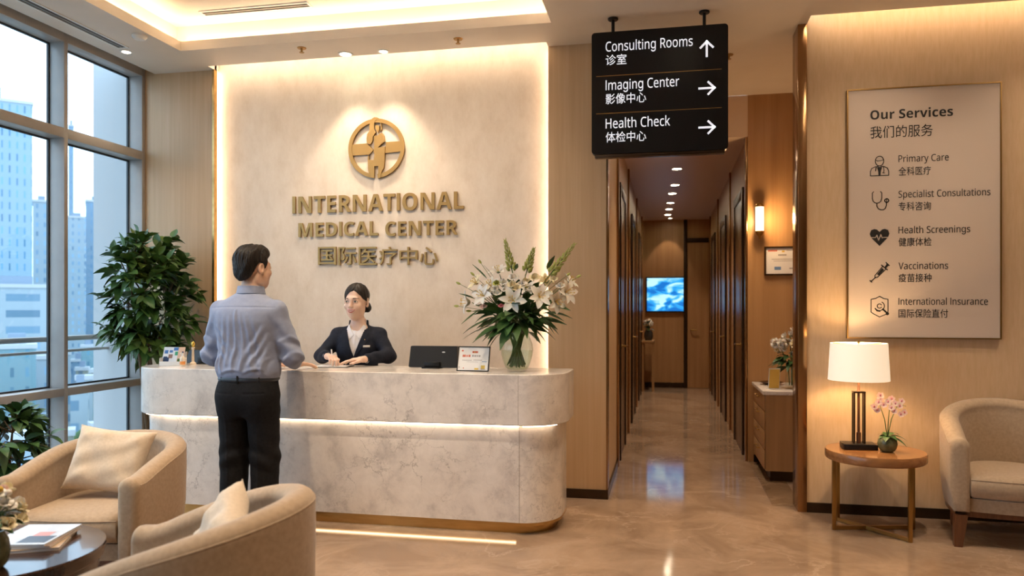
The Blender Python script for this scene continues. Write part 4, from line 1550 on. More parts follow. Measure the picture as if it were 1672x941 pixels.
def spike(parent, base, tip, rnd, n=40, r=.017):
    B, T_ = Vector(base), Vector(tip)
    d = (T_ - B).normalized()
    g = G()
    for i in range(n):
        t = i / (n - 1)
        p = B.lerp(T_, .12 + .88 * t)
        a = i * 2.4
        s = d.orthogonal().normalized()
        s = Matrix.Rotation(a, 3, d) @ s
        k = (1 - t * .72)
        e = (d * .9 + s * .7 * k).normalized()
        c = p + s * r * .8 * k
        h = .024 * (.55 + .6 * k)
        f = frame_of(e)
        pr = [(0, 0), (r * .5 * k, .2), (r * .62 * k, .45), (r * .38 * k, .8), (0, 1)]
        rows = [[c + f @ Vector((q * math.cos(2 * PI * j / 7), q * math.sin(2 * PI * j / 7), z * h * 1.4)) for j in range(7)] for q, z in pr]
        g.grid(rows, closed=True)
    g.ell(T_, (r * .2, r * .2, .012), 6, 5)
    o = g.build('flower_spike', MT['budgreen'], parent, smooth=60)
    G().tube([B, B.lerp(T_, .5), T_], [.004, .003, .0015], 6).build('flower_stem', MT['stem'], o)
    return o


# big bouquet on the desk
CT = .97
YV = 4.70
vb = P(844, 606, YV)
VX = vb.x
vase = thing('glass_vase', 'clear rounded glass vase of water holding the big bouquet on the desk', 'vase', (VX, YV, CT))
prof = [(.0, .001), (.050, .001), (.062, .006), (.070, .014), (.086, .05), (.100, .10), (.104, .135), (.100, .17), (.086, .205), (.074, .228), (.074, .245), (.080, .256)]
inner = [(r - .004, z + (.008 if i < 3 else 0)) for i, (r, z) in enumerate(prof)][::-1]
inner[-1] = (.0, .012)
G().lathe(prof + [(.077, .2575)] + inner[0:], seg=48).build('glass_body', MT['vaseglass'], vase, smooth=60)
wp = [(.0, .0125), (.056, .0135), (.064, .0165), (.0815, .051), (.0955, .101), (.0985, .128), (0, .128)]
G().lathe(wp, seg=40).build('water', MT['water'], vase, smooth=60)

bq = thing('flower_bouquet', 'big bouquet of white lilies with green spikes and leaves in the glass vase', 'bouquet', (VX, YV, CT))
rnd = random.Random(12)
BO = Vector((VX, YV, CT))
def at(u, v, dy=0.):
    return P(u, v, YV + dy) - BO
foot = Vector((0, 0, .03))
neck = Vector((0, 0, .235))
def stem_pts(p):
    a = rnd.uniform(0, 2 * PI)
    f = Vector((.048 * math.cos(a), .048 * math.sin(a), rnd.uniform(.02, .035)))
    q = Vector((.03 * math.cos(a + 2.6), .03 * math.sin(a + 2.6), .235))
    return [f, q, q.lerp(Vector(p), .5) + Vector((0, 0, .03)), Vector(p)]
sg_ = G()
specs = [  # u, v, depth offset, facing, size, roll, material
    (838, 491, -.17, (.05, -1, .10), .066, .15, 'petal'),
    (880, 486, -.14, (.45, -.8, .25), .062, .6, 'petal'),
    (862, 474, -.09, (.1, -.7, .55), .045, .1, 'petal'),
    (922, 478, -.05, (.9, -.5, .15), .066, .3, 'petal'),
    (906, 492, -.10, (.7, -.7, -.1), .058, .9, 'petal'),
    (791, 484, -.10, (-.45, -.85, .35), .060, .2, 'petal'),
    (768, 494, -.05, (-.95, -.4, .05), .066, .7, 'petal'),
    (802, 468, -.05, (-.2, -.7, .7), .050, .5, 'petal'),
    (780, 464, -.02, (-.6, -.5, .6), .052, .4, 'petalcream'),
    (928, 462, .06, (.7, -.2, .6), .050, .1, 'petal'),
    (815, 446, .04, (-.2, -.5, .85), .052, .4, 'petal'),
    (890, 462, .05, (.3, -.6, .7), .048, .0, 'petalcream'),
]
for (u, v, dy, d, r_, ro, mm) in specs:
    p = at(u, v, dy)
    lily(bq, p, d, r_ * 1.22, ro, mm, .95)
    sg_.tube(stem_pts(p - Vector(d).normalized() * .01), [.0035, .0035, .003, .0025], 6)
roses = [(838, 452, -.08, .026, 'petal'), (836, 464, -.12, .024, 'petalcream'), (822, 460, -.10, .022, 'petal'), (873, 452, -.05, .027, 'petalcream'), (811, 462, -.11, .020, 'budgreen'),
         (843, 470, -.13, .022, 'petalcream'), (904, 455, -.03, .020, 'petalcream'), (904, 447, .02, .016, 'budgreen'), (789, 500, -.11, .018, 'petalpink'), (818, 499, -.15, .014, 'pink'),
         (798, 475, -.10, .020, 'petal'), (807, 472, -.12, .018, 'petal'), (867, 470, -.12, .020, 'petal'), (852, 462, -.09, .022, 'petal'), (885, 470, -.08, .022, 'petal'), (812, 478, -.13, .021, 'petal'), (825, 472, -.13, .02, 'petal'), (858, 458, -.05, .02, 'petalcream'), (895, 478, -.1, .02, 'petalcream'), (777, 478, -.06, .02, 'petal'), (915, 466, -.02, .022, 'petal'), (848, 484, -.15, .014, 'petal')]
for (u, v, dy, r_, mm) in roses:
    p = at(u, v, dy)
    rose(bq, p, r_ * 1.15, MT[mm], rnd)
    sg_.tube(stem_pts(p), [.003, .003, .0025, .002], 6)
for (bu, bv, tu, tv_, dy) in ((838, 450, 825, 394, .0), (858, 450, 871, 408, .02), (893, 455, 937, 400, -.02)):
    spike(bq, at(bu, bv, dy), at(tu, tv_, dy), rnd)
    sg_.tube(stem_pts(at(bu, bv, dy)), [.004, .004, .0035, .003], 6)
# small buds on thin stalks
for (u, v, dy, mm) in ((772, 448, 0, 0), (749, 463, 0, 0), (746, 500, 0, 0), (766, 508, -.05, 0), (944, 452, .0, 0), (927, 449, .05, 0), (912, 441, .02, 0), (784, 428, .04, 0)):
    p = at(u, v, dy)
    o_ = (p - Vector((0, 0, .38))).normalized()
    f = frame_of(o_)
    bud = G()
    bud.grid([[p + f @ Vector((q * math.cos(2 * PI * j / 7), q * math.sin(2 * PI * j / 7), z)) for j in range(7)] for q, z in ((.002, -.014), (.007, -.006), (.0085, .004), (.005, .016), (0, .022))], closed=True)
    bud.build('flower_bud', MT['budgreen'], bq, smooth=60)
    sg_.tube([Vector((0, 0, .30)), p * .6 + Vector((0, 0, .14)), p], [.002, .0018, .0015], 5)
for k in range(34):
    a = rnd.uniform(0, 2 * PI)
    r0, r1 = rnd.uniform(.03, .07), rnd.uniform(.02, .062)
    a2 = a + rnd.uniform(1.8, 3.4)
    q0 = Vector((r0 * math.cos(a), r0 * math.sin(a), rnd.uniform(.03, .05)))
    q1 = Vector((r1 * math.cos(a2), r1 * math.sin(a2), .24))
    q2 = Vector((.12 * math.cos(a2), .10 * math.sin(a2), rnd.uniform(.32, .40)))
    sg_.tube([q0, q0.lerp(q1, .5), q1, q2], [.0045, .0045, .004, .003], 6)
sg_.build('stems', MT['stem'], bq)
fo = G()
for k in range(80):
    a = rnd.uniform(0, 2 * PI)
    el = rnd.uniform(-.35, .75)
    d = Vector((math.cos(a), math.sin(a), el))
    if d.y > .6 and rnd.random() < .4:
        d.y *= -1
    L = rnd.uniform(.12, .20)
    b = neck + Vector((0, 0, rnd.uniform(.04, .12))) + d.normalized() * rnd.uniform(.05, .17)
    leaf(fo, b, d, L, rnd.uniform(.045, .070), rnd.uniform(.15, .55), .2, rnd.uniform(-.7, .7), n=6)
    sg_ = None
for (u, v, tu, tv2, w) in ((795, 455, 771, 430, .022), (806, 452, 790, 432, .018), (842, 440, 845, 430, .02), (893, 440, 906, 416, .03), (775, 488, 749, 478, .025), (905, 500, 932, 506, .04), (885, 520, 906, 545, .035), (870, 525, 877, 556, .022), (800, 520, 766, 536, .035), (815, 524, 778, 540, .04), (780, 508, 753, 528, .02), (820, 530, 798, 544, .025), (890, 510, 921, 523, .035)):
    a, b = at(u, v, -.08), at(tu, tv2, -.11)
    leaf(fo, a, b - a, (b - a).length, w * 1.2, .05, .2, rnd.uniform(-.4, .4), n=6)
for k in range(90):
    a = rnd.uniform(0, 2 * PI)
    p = Vector((.19 * math.cos(a) * rnd.uniform(.2, 1), .12 * math.sin(a) * rnd.uniform(.2, 1), rnd.uniform(.32, .52)))
    d = Vector((p.x, p.y - .05, .15 + rnd.uniform(-.1, .3)))
    leaf(fo, p, d, rnd.uniform(.08, .14), rnd.uniform(.04, .06), .3, .2, rnd.uniform(-.6, .6))
f = fo.build('foliage', MT['leafdark'], bq, smooth=0)
f.data.shade_smooth()

# orchid on the side table
OP = P(1449, 726, 4.97)
orc = thing('potted_orchid', 'pink orchid in a round green glazed pot on the side table', 'orchid', (OP.x, 4.97, .494))
G().lathe([(.0, 0), (.028, 0), (.040, .006), (.052, .025), (.057, .048), (.053, .072), (.042, .09), (.038, .092), (.035, .088), (.0, .083)], seg=32).build('pot', MT['ceramic'], orc, smooth=50)
rnd = random.Random(3)
fo = G()
for (a, el, L) in ((-.2, .5, .13), (2.9, .75, .07), (2.3, .9, .09), (.5, .95, .12), (-1.2, .5, .10), (1.5, .8, .12), (3.6, .6, .07), (-.6, .15, .12), (4.4, .4, .10)):
    d = Vector((math.cos(a), math.sin(a) * .8, el))
    leaf(fo, (0, 0, .085), d, L, .044, .55, .25, 0, n=6)
f = fo.build('foliage', MT['leafdark'], orc, smooth=0); f.data.shade_smooth()
st = G()
tips = [((-.045, -.01, .28), 3), ((.01, -.02, .30), 3), ((.055, -.01, .29), 3)]
fl = []
for (t, n) in tips:
    T_ = Vector(t)
    m_ = Vector((T_.x * .4, T_.y * .4, .2))
    st.tube([(0, 0, .085), m_, T_, T_ + Vector((T_.x * .8, -.01, -.01))], [.003, .0025, .002, .0015], 6)
st.build('stem', MT['stem'], orc)
def orchid_flower(c, d, r):
    m = frame_of(d, rnd.uniform(0, 1))
    g = G()
    for k in range(5):
        q = Matrix.Rotation(2 * PI * k / 5, 3, 'Z') @ Matrix.Rotation(1.2, 3, 'Y')
        rows = petal_rows(r, r * (1.05 if k in (1, 4) else .75), .4, 5, .2, .3)
        rr = [[Vector(c) + m @ (q @ Vector(p)) for p in rw] for rw in rows]
        g.grid(rr)
        g.grid([[p - m @ Vector((0, 0, .0006)) for p in rw][::-1] for rw in rr])
    o = g.build('orchid_flower', MT['petalpink'], orc, smooth=0); o.data.shade_smooth()
    G().ell(Vector(c) + m @ Vector((0, 0, .004)), (.005, .005, .007), 8, 6).build('flower_centre', MT['pink'], o)
for c in ((-.082, -.03, .275), (-.062, -.045, .305), (-.045, -.02, .325), (-.035, -.05, .29), (-.065, -.03, .255), (-.01, -.05, .31), (.015, -.03, .325), (.005, -.06, .275), (.03, -.05, .30), (.022, -.055, .255), (.07, -.03, .312), (.055, -.045, .285), (.085, -.03, .245), (.06, -.05, .235), (-.05, -.04, .345)):
    orchid_flower(c, (c[0] * 3, -.8, .25), .022)

# small vase of flowers on the coffee table
cvp = F3(-14, 2.66)
fv = thing('flower_vase', 'rounded smoky glass vase of pale flowers on the coffee table', 'vase', (cvp.x, cvp.y, .4502))
G().lathe([(0, 0), (.035, 0), (.05, .02), (.058, .06), (.052, .10), (.040, .125), (.042, .132), (.037, .132), (.035, .12), (0, .115)], seg=32).build('vase_body', MT['ceramic'], fv, smooth=50)
bq2 = thing('posy', 'mixed posy of cream and pink blooms in the coffee table vase', 'bouquet', (cvp.x, cvp.y, .4502))
rnd = random.Random(21)
st, fo = G(), G()
for k in range(26):
    a = rnd.uniform(0, 2 * PI)
    rr = rnd.uniform(.0, 1) ** .6
    p = Vector((.105 * rr * math.cos(a), .105 * rr * math.sin(a), .30 - .13 * rr * rr + rnd.uniform(-.03, .02)))
    d = Vector((p.x * 6, p.y * 6, .8))
    mm = rnd.choice(['petal', 'petalcream', 'petalpink', 'petal', 'petal'])
    rose(bq2, p, rnd.uniform(.018, .027), MT[mm], rnd, d)
    st.tube([(p.x * .15, p.y * .15, .118), (p.x * .4, p.y * .4, .19), p], [.002, .002, .002], 5)
for (x, y, z, mm) in ((.075, -.04, .29, 'pollen'), (.03, -.05, .325, 'pink'), (.055, -.06, .315, 'pollen'), (.09, -.02, .275, 'petal')):
    G().ell((x, y, z), (.012, .012, .011), 10, 7).build('bud', MT[mm], bq2)
    st.tube([(x * .15, y * .15, .118), (x * .4, y * .4, .2), (x, y, z)], .0018, 5)
for k in range(26):
    a = rnd.uniform(0, 2 * PI)
    d = Vector((math.cos(a), math.sin(a), rnd.uniform(-.1, .8)))
    leaf(fo, Vector((d.x * .03, d.y * .03, .15 + rnd.uniform(0, .05))), d, rnd.uniform(.06, .10), .028, .4, .2, rnd.uniform(-.5, .5))
st.build('stems', MT['stem'], bq2)
f = fo.build('foliage', MT['leafdark'], bq2, smooth=0); f.data.shade_smooth()

# flowers, leaflet stand and dish on the niche cabinet
CZ = .7152
nv = thing('glass_vase', 'small clear vase on the niche cabinet', 'vase', (1.0, 6.55, CZ))
G().lathe([(0, 0), (.05, 0), (.055, .008), (.050, .15), (.055, .16), (.051, .16), (.046, .15), (.05, .014), (0, .012)], seg=28).build('glass_body', MT['vaseglass'], nv, smooth=50)
nb = thing('flower_bunch', 'bunch of white flowers with dark leaves in the niche', 'bouquet', (1.0, 6.55, CZ))
rnd = random.Random(9)
st, fo = G(), G()
for (cx_, cz_, n) in ((-.10, .36, 9), (-.02, .43, 9), (.07, .47, 8), (.12, .37, 8), (.0, .34, 6)):
    for k in range(n):
        d = rand_dir(rnd)
        p = Vector((cx_, -.03, cz_)) + d * .055
        orc_m = 'petal' if rnd.random() < .75 else 'petalcream'
        rose(nb, p, .033, MT[orc_m], rnd, d + Vector((0, -.4, .3)))
    st.tube([(cx_ * .2, 0, .02), (cx_ * .3, 0, .16), (cx_, -.02, cz_)], .004, 6)
for k in range(34):
    a = rnd.uniform(0, 2 * PI)
    d = Vector((math.cos(a), math.sin(a) - .3, rnd.uniform(-.1, .9)))
    leaf(fo, Vector((d.x * .05, d.y * .05, .17 + rnd.uniform(0, .10))), d, rnd.uniform(.10, .17), .05, .4, .2, rnd.uniform(-.5, .5))
st.build('stems', MT['stem'], nb)
f = fo.build('foliage', MT['leafdark'], nb, smooth=0); f.data.shade_smooth()
ls = thing('leaflet_stand', 'small white and yellow leaflet stand on the niche cabinet', 'stand', (.835, 6.42, CZ), R(12))
G().prism([(-.05, 0), (.05, 0), (.05, .006), (-.005, .006), (-.03, .17), (-.036, .17), (-.012, .006), (-.05, .006)], -.045, .045, 'yz').build('holder', MT['white'], ls)
g = G()
g.add([(-.04, -.013, .008), (.04, -.013, .008), (.04, -.037, .16), (-.04, -.037, .16), (-.04, -.016, .008), (.04, -.016, .008), (.04, -.040, .16), (-.04, -.040, .16)], [(0, 1, 2, 3), (7, 6, 5, 4), (0, 4, 5, 1), (1, 5, 6, 2), (2, 6, 7, 3), (3, 7, 4, 0)])
g.build('leaflet', mat('yellow leaflet', (.75, .50, .10), .5), ls)
dsh = G().lathe([(0, 0), (.05, 0), (.095, .02), (.10, .022), (.095, .025), (.05, .008), (0, .006)], seg=32).build('dish', MT['darkwood'], None, (.87, 6.80, CZ))
tag(dsh, 'dark shallow dish behind the leaflet stand on the niche cabinet', 'dish')

# narrow console with flowers at the corridor end
cn = thing('console_table', 'narrow console against the far corridor wall', 'console table', (CL + .11, 12.95, 0))
G().box(-.10, .10, -.28, .28, .80, .84, .004).build('tabletop', MT['cabinet'], cn)
for x in (-.08, .08):
    for y in (-.25, .25):
        G().box(x - .015, x + .015, y - .015, y + .015, 0, .80).build('leg', MT['cabinet'], cn)
pv = G().lathe([(0, 0), (.05, 0), (.075, .06), (.07, .13), (.05, .17), (0, .165)], seg=24).build('dark_vase', MT['potdark'], None, (CL + .12, 12.80, .8402), smooth=50)
tag(pv, 'dark vase on the console at the corridor end', 'vase')
fb = thing('flower_bunch', 'bunch of white blooms in the dark vase at the corridor end', 'bouquet', (CL + .12, 12.80, .8402))
rnd = random.Random(2)
st, fo = G(), G()
for k in range(9):
    d = rand_dir(rnd, -.1, 1)
    p = Vector((0, 0, .27)) + d * .075
    rose(fb, p, .03, MT['petal'], rnd, d)
    st.tube([(0, 0, .165), p], .003, 5)
for k in range(14):
    d = rand_dir(rnd, -.1, .7)
    leaf(fo, Vector((0, 0, .19)) + d * .02, d, .10, .045, .3)
st.build('stems', MT['stem'], fb)
fo.build('foliage', MT['leafdark'], fb, smooth=0)

# ------------------------------------------------------------------ things on the reception desk
YM = 4.84
def monitor(label, u0, u1, vtop, vbot, y, rz=0.):
    a, b = P(u0, vbot, y), P(u1, vtop, y)
    w = b.x - a.x
    h = b.z - CT - .004
    o = thing('desk_monitor', label, 'monitor', ((a.x + b.x) / 2, y, CT), rz)
    g = G()
    hw = w / 2
    # tilted slab, back side toward the lobby
    rows = []
    t = .10
    prof = rrect(-hw, hw, 0, h, .008, 3)
    def pt(x, z, d):
        k = z / h
        return (x * (1 - .025 * k), d + .035 * k, .004 + z)
    n = len(prof)
    for d, s in ((.024, 1), (.0, 1), (-.004, .985)):
        rows.append([pt(x * s, (z - h / 2) * s + h / 2, d) for x, z in prof])
    g.grid(rows, closed=True)
    g.f.append(tuple(range(n))); g.m.append(0)
    g.f.append(tuple(range(2 * n, 3 * n))[::-1]); g.m.append(0)
    g.build('housing', MT['blackplastic'], o, smooth=30)
    G().box(-.055, .055, -.020, .006, .010, .042, .004).build('stand', MT['black'], o)
    G().box(-.06, .06, -.05, .06, 0, .008, .003).build('stand_foot', MT['black'], o)
    e = G().ell((0, 0, 0), (.012, .0015, .005), 16, 8).build('badge', MT['white'], o, (hw * .42, -.004 + .035 * .72, h * .74))
    g = G()
    g.add([pt(x, z, .0246) for x, z in ((-hw + .012, .012), (hw - .012, .012), (hw - .012, h - .012), (-hw + .012, h - .012))], [(0, 1, 2, 3)])
    g.build('screen', mat('monitor screen', (.02, .03, .05), .2, emit=(.4, .55, .8), es=.3), o, smooth=0)
    return o
monitor('black desk monitor seen from behind, next to the framed notice', 667, 746, 566, 604, 4.80)
monitor('black desk monitor behind the brochure holder, partly hidden by the man', 300, 372, 573, 601, 4.86, R(-6))

na, nb_ = P(745, 606, 4.60), P(798, 567, 4.60)
nt_ = thing('framed_notice', 'small framed notice with red heading leaning on its stand on the desk', 'framed notice', ((na.x + nb_.x) / 2, 4.60, CT), R(-3))
hw_ = (nb_.x - na.x) / 2
h_ = nb_.z - CT
lean = .045
def lean_box(g, x0, x1, z0, z1, d0, d1, mi=0):
    v = []
    for d in (d0, d1):
        for (x, z) in ((x0, z0), (x1, z0), (x1, z1), (x0, z1)):
            v.append((x, d + lean * z / h_, z + .001))
    g.add(v, [(0, 1, 2, 3), (7, 6, 5, 4), (0, 4, 5, 1), (1, 5, 6, 2), (2, 6, 7, 3), (3, 7, 4, 0)], mi)
g = G()
t = .0055
for q in ((-hw_, hw_, 0, t), (-hw_, hw_, h_ - t, h_), (-hw_, -hw_ + t, t, h_ - t), (hw_ - t, hw_, t, h_ - t)):
    lean_box(g, *q, -.004, .008)
g.build('frame', MT['black'], nt_)
g = G()
lean_box(g, -hw_ + t, hw_ - t, t, h_ - t, .0, .006)
def nbar(x0, x1, z0, z1, mi):
    lean_box(g, x0 * hw_, x1 * hw_, z0 * h_, z1 * h_, -.0006, .0005, mi)
for q in ((-.78, -.66, .79, .85, 2), (-.1, .25, .73, .81, 2), (.0, .1, .74, .80, 4), (-.70, -.50, .57, .66, 2), (-.46, -.38, .57, .65, 2), (-.33, -.2, .57, .66, 2), (-.1, .0, .58, .66, 1), (.04, .14, .58, .65, 1), (.18, .26, .58, .65, 1), (.30, .42, .58, .65, 1),
          (-.70, -.1, .43, .45, 1), (0, .55, .44, .46, 1), (-.4, .3, .37, .38, 1), (.55, .85, .38, .40, 3), (.1, .35, .06, .13, 4), (.5, .75, .1, .24, 4), (.5, .78, .07, .10, 1), (-.62, -.55, .1, .14, 2), (-.9, -.82, .14, .17, 1)):
    nbar(*q)
g.build('notice', pg, nt_, smooth=0)
g = G()
g.add([(-.02, .012 + lean * .6, h_ * .62), (.02, .012 + lean * .6, h_ * .62), (.035, .10, 0), (-.035, .10, 0), (-.02, .008 + lean * .6, h_ * .60), (.02, .008 + lean * .6, h_ * .60), (.035, .096, 0), (-.035, .096, 0)], [(0, 1, 2, 3), (7, 6, 5, 4), (0, 4, 5, 1), (1, 5, 6, 2), (2, 6, 7, 3), (3, 7, 4, 0)])
g.build('easel_leg', MT['redwood'], nt_)

# brochure holder with brochures
hp_ = P(283, 603, 4.70)
bh = thing('brochure_holder', 'clear and white brochure holder at the window end of the desk', 'brochure holder', (hp_.x, 4.70, CT), R(10))
G().box(-.075, .075, -.05, .05, 0, .006, .001).box(-.075, .075, -.05, -.047, .006, .028).box(-.075, -.072, -.047, .045, .006, .05).box(.072, .075, -.047, .045, .006, .05).box(-.075, .075, .042, .045, .006, .09).build('holder', MT['white'], bh)
cols = [mat('white brochure', (.74, .78, .82), .35), mat('blue print on brochure', (.06, .18, .46), .35), mat('green print on brochure', (.05, .36, .20), .35), mat('brown picture on brochure', (.30, .17, .13), .4), mat('navy picture on brochure', (.02, .05, .14), .35), mat('dark green picture on brochure', (.08, .13, .02), .4), mat('peach print on brochure', (.72, .50, .36), .4)]
bro = [('white brochure with blue disc at the window end of the holder', -.058, [(.2, .8, .62, .82, 1), (.15, .9, .02, .45, 4)], 0), ('white brochure with brown picture and blue logo in the holder', -.022, [(.2, .7, .68, .82, 1), (.15, .9, .35, .58, 3), (.0, .3, .02, .4, 4)], 0),
       ('white brochure with blue band and green patch in the holder', .016, [(.02, .98, .80, .98, 1), (.3, .85, .52, .74, 2)], 0), ('peach brochure with dark green picture in the holder', .052, [(.1, .95, .05, .34, 5), (.6, .85, .55, .75, 4)], 6)]
for i, (lab, x, pr, bm_) in enumerate(bro):
    o = thing('brochure', lab, 'brochure', bh.matrix_basis @ Vector((x, -.010 - .005 * i, .0065)), R(10), 'brochures in the holder')
    g = G()
    w, h, sl, dp = .046, .118, .028, .003
    def sh(x, z, d):
        return (x - w / 2 + .010 * z / h, d + sl * z / h, z)
    def shb(x0, x1, z0, z1, d0, d1, mi):
        v = [sh(x, z, d) for d in (d0, d1) for (x, z) in ((x0, z0), (x1, z0), (x1, z1), (x0, z1))]
        g.add(v, [(0, 1, 2, 3), (7, 6, 5, 4), (0, 4, 5, 1), (1, 5, 6, 2), (2, 6, 7, 3), (3, 7, 4, 0)], mi)
    shb(0, w, 0, h, 0, dp, bm_)
    for (a, b, c, d, mi) in pr:
        shb(a * w, b * w, c * h, d * h, -.0005, .0005, mi)
    g.build('leaflet', cols, o, smooth=0)
bt = P(304, 605, 4.66)
o = thing('dispenser_bottle', 'small cream pump bottle with orange label beside the brochures', 'bottle', (bt.x, 4.62, CT))
G().lathe([(0, 0), (.016, 0), (.018, .003), (.018, .055), (.012, .065), (.007, .070), (0, .070)], seg=24).build('bottle_body', mat('cream plastic', (.78, .68, .54), .4), o)
G().lathe([(.0184, .012), (.0184, .034)], seg=24).build('label_band', mat('orange label', (.80, .32, .08), .5), o)
G().lathe([(.006, .07), (.006, .088), (0, .088)], seg=12).tube([(0, 0, .086), (0, -.004, .09), (0, -.024, .088)], .004, 8).build('pump', MT['white'], o)
o = thing('award_figure', 'small cream award with a gold ball on top behind the brochures', 'ornament', (bt.x - .03, 4.78, CT))
G().lathe([(0, 0), (.022, 0), (.022, .01), (.010, .02), (.008, .10), (.012, .12), (0, .122)], seg=20).build('pedestal', mat('cream ceramic', (.78, .68, .54), .4), o)
G().ell((0, 0, .142), (.013, .013, .022), 14, 10).build('gold_ball', mat('yellow gold', (.70, .48, .10), .25, .6), o)

# ------------------------------------------------------------------ the city outside
GZ = -22.0
def C3(u, zc, z=0.):
    xc = (u - 836) / F_PX * zc
    return Vector((-zc * math.sin(YAW) + xc * math.cos(YAW), zc * math.cos(YAW) + xc * math.sin(YAW), z))
def zat(v, zc):
    return EYE - (v - 505) / F_PX * zc
struct('ground_city', G().box(-900, -12, -150, 900, GZ - 1, GZ), noise_col(mat('streets and greenery', rough=.9), [(.35, (.05, .09, .05)), (.45, (.17, .19, .19)), (.55, (.30, .31, .31)), (.65, (.11, .15, .10)), (.75, (.34, .29, .18))], .11, 6), 'streets and greenery far below the windows', 'ground')
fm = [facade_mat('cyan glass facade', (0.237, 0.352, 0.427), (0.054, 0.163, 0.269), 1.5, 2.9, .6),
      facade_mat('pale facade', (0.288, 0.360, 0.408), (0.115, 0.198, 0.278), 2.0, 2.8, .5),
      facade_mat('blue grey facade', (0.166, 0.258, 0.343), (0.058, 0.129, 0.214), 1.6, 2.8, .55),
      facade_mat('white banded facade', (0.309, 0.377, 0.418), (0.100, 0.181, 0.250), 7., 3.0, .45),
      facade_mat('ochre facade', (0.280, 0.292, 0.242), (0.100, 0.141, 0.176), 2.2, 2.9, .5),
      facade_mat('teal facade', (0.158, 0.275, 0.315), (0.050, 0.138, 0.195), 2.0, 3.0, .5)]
roofm = mat('pale roof', (.46, .48, .50), .8)
crown = mat('dark roof housing', (.22, .28, .36), .7)
def building(label, u0, u1, zc, vtop, depth, m, group=None, crown_h=1.6, rot=0.):
    zt = zat(vtop, zc)
    a, b = C3(u0, zc), C3(u1, zc)
    w = (b - a).length * .87
    c = (a + b) / 2
    c = c + Vector((c.x, c.y, 0)).normalized() * depth / 2
    o = thing('building', label, 'building', (c.x, c.y, GZ), math.atan2(-c.x, c.y) + rot, group)
    G().box(-w / 2, w / 2, -depth / 2, depth / 2, 0, zt - GZ).build('facade', m, o, smooth=0)
    G().box(-w / 2 - .2, w / 2 + .2, -depth / 2 - .2, depth / 2 + .2, zt - GZ, zt - GZ + .7).build('parapet', roofm, o, smooth=0)
    if crown_h:
        G().box(-w * .2, w * .25, -depth * .2, depth * .2, zt - GZ + .7, zt - GZ + .7 + crown_h).build('roof_housing', crown, o, smooth=0)
    return o
PLACED = []
def free(x, y, r):
    return all(math.hypot(x - a, y - b) > r + c for a, b, c in PLACED)
for args in (('tall cyan glass tower filling the window pane nearest the viewer', -150, 50, 175, 158, 14, fm[0], None, 3.5),
             ('narrow pale blue tower beside the tall cyan glass tower', 54, 80, 230, 330, 12, fm[1]),
             ('blue grey tower in the window pane behind the big plant', 140, 172, 250, 330, 12, fm[2]),
             ('pale lower tower beside the blue grey tower', 108, 140, 285, 356, 12, fm[1]),
             ('thin far tower rising behind the skyline', 112, 120, 420, 206, 8, fm[2], None, 3),
             ('long white banded block below the tall cyan glass tower', -40, 84, 140, 470, 10, fm[3]),
             ('ochre block behind the potted tree', 175, 235, 205, 430, 12, fm[4]),
             ('teal block with pale roof on the near side of the street', -6, 58, 118, 570, 9, fm[5])):
    b_o = building(*args)
    PLACED.append((b_o.location.x, b_o.location.y, 7))
for args in (('broad pale tower further along the skyline, out past the tall cyan glass tower', -330, -245, 210, 250, 14, fm[1]), ('teal tower further along the skyline behind the broad pale tower', -420, -350, 240, 190, 14, fm[5], None, 3)):
    b_o = building(*args)
    PLACED.append((b_o.location.x, b_o.location.y, 10))
rnd = random.Random(5)
lowlab = 'low city block with rows of windows below the skyline'
n_ = 0
for zc in (200, 175, 155, 132, 115, 101, 88, 76, 66):
    u = -430 + rnd.uniform(0, 20)
    while u < 220:
        wu = rnd.uniform(24, 42) * 110 / zc
        h_ = rnd.uniform(7, 15)
        c = C3(u + wu / 2, zc)
        w_ = wu / F_PX * zc
        if free(c.x, c.y, w_ * .55 + 1) and rnd.random() < .85:
            vt = 505 - (GZ + h_ - EYE) * F_PX / zc
            building(lowlab, u, u + wu, zc, vt, w_ * .7, fm[(1, 3, 4, 3, 5, 1, 2)[n_ % 7]], 'low city blocks outside the window', rnd.choice([0, 1.2, 1.5]), rnd.uniform(-.2, .2))
            PLACED.append((c.x, c.y, w_ * .6))
            n_ += 1
        u += wu + rnd.uniform(14, 30) * 110 / zc
treem = noise_col(mat('far tree', rough=.9), [(.3, (.03, .08, .03)), (.7, (.09, .16, .05))], .6, 4)
ft = None
n_ = 0
for i in range(400):
    u, zc = rnd.uniform(-30, 205), rnd.uniform(56, 150)
    p = C3(u, zc)
    k = rnd.uniform(.7, 1.3)
    if n_ >= 26 or not free(p.x, p.y, 3.9 * k):
        continue
    PLACED.append((p.x, p.y, 3.9 * k))
    n_ += 1
    if ft is None:
        ft = thing('street_tree', 'round green street tree among the low city blocks', 'tree', (p.x, p.y, GZ), 0, 'street trees far below the windows')
        g = G()
        for q in range(9):
            d = rand_dir(rnd, -.4, 1)
            g.ell((d.x * 1.8, d.y * 1.8, 5.4 + d.z * 1.6), (1.9, 1.9, 1.7), 10, 7)
        g.build('crown', treem, ft)
        G().tube([(0, 0, 0), (.1, 0, 2), (0, 0, 5)], [.35, .28, .2], 8).build('trunk', MT['bark'], ft)
    else:
        t_ = copy_tree(ft)
        t_.location = (p.x, p.y, GZ)
        t_.scale = [k] * 3
        t_.rotation_euler.z = rnd.uniform(0, 6)
# ------------------------------------------------------------------ people: smooth implicit surfaces turned into meshes
def smin(a, b, k):
    h = np.maximum(k - np.abs(a - b), 0) / k
    return np.minimum(a, b) - h * h * k * .25

def smax(a, b, k):
    return -smin(-a, -b, k)

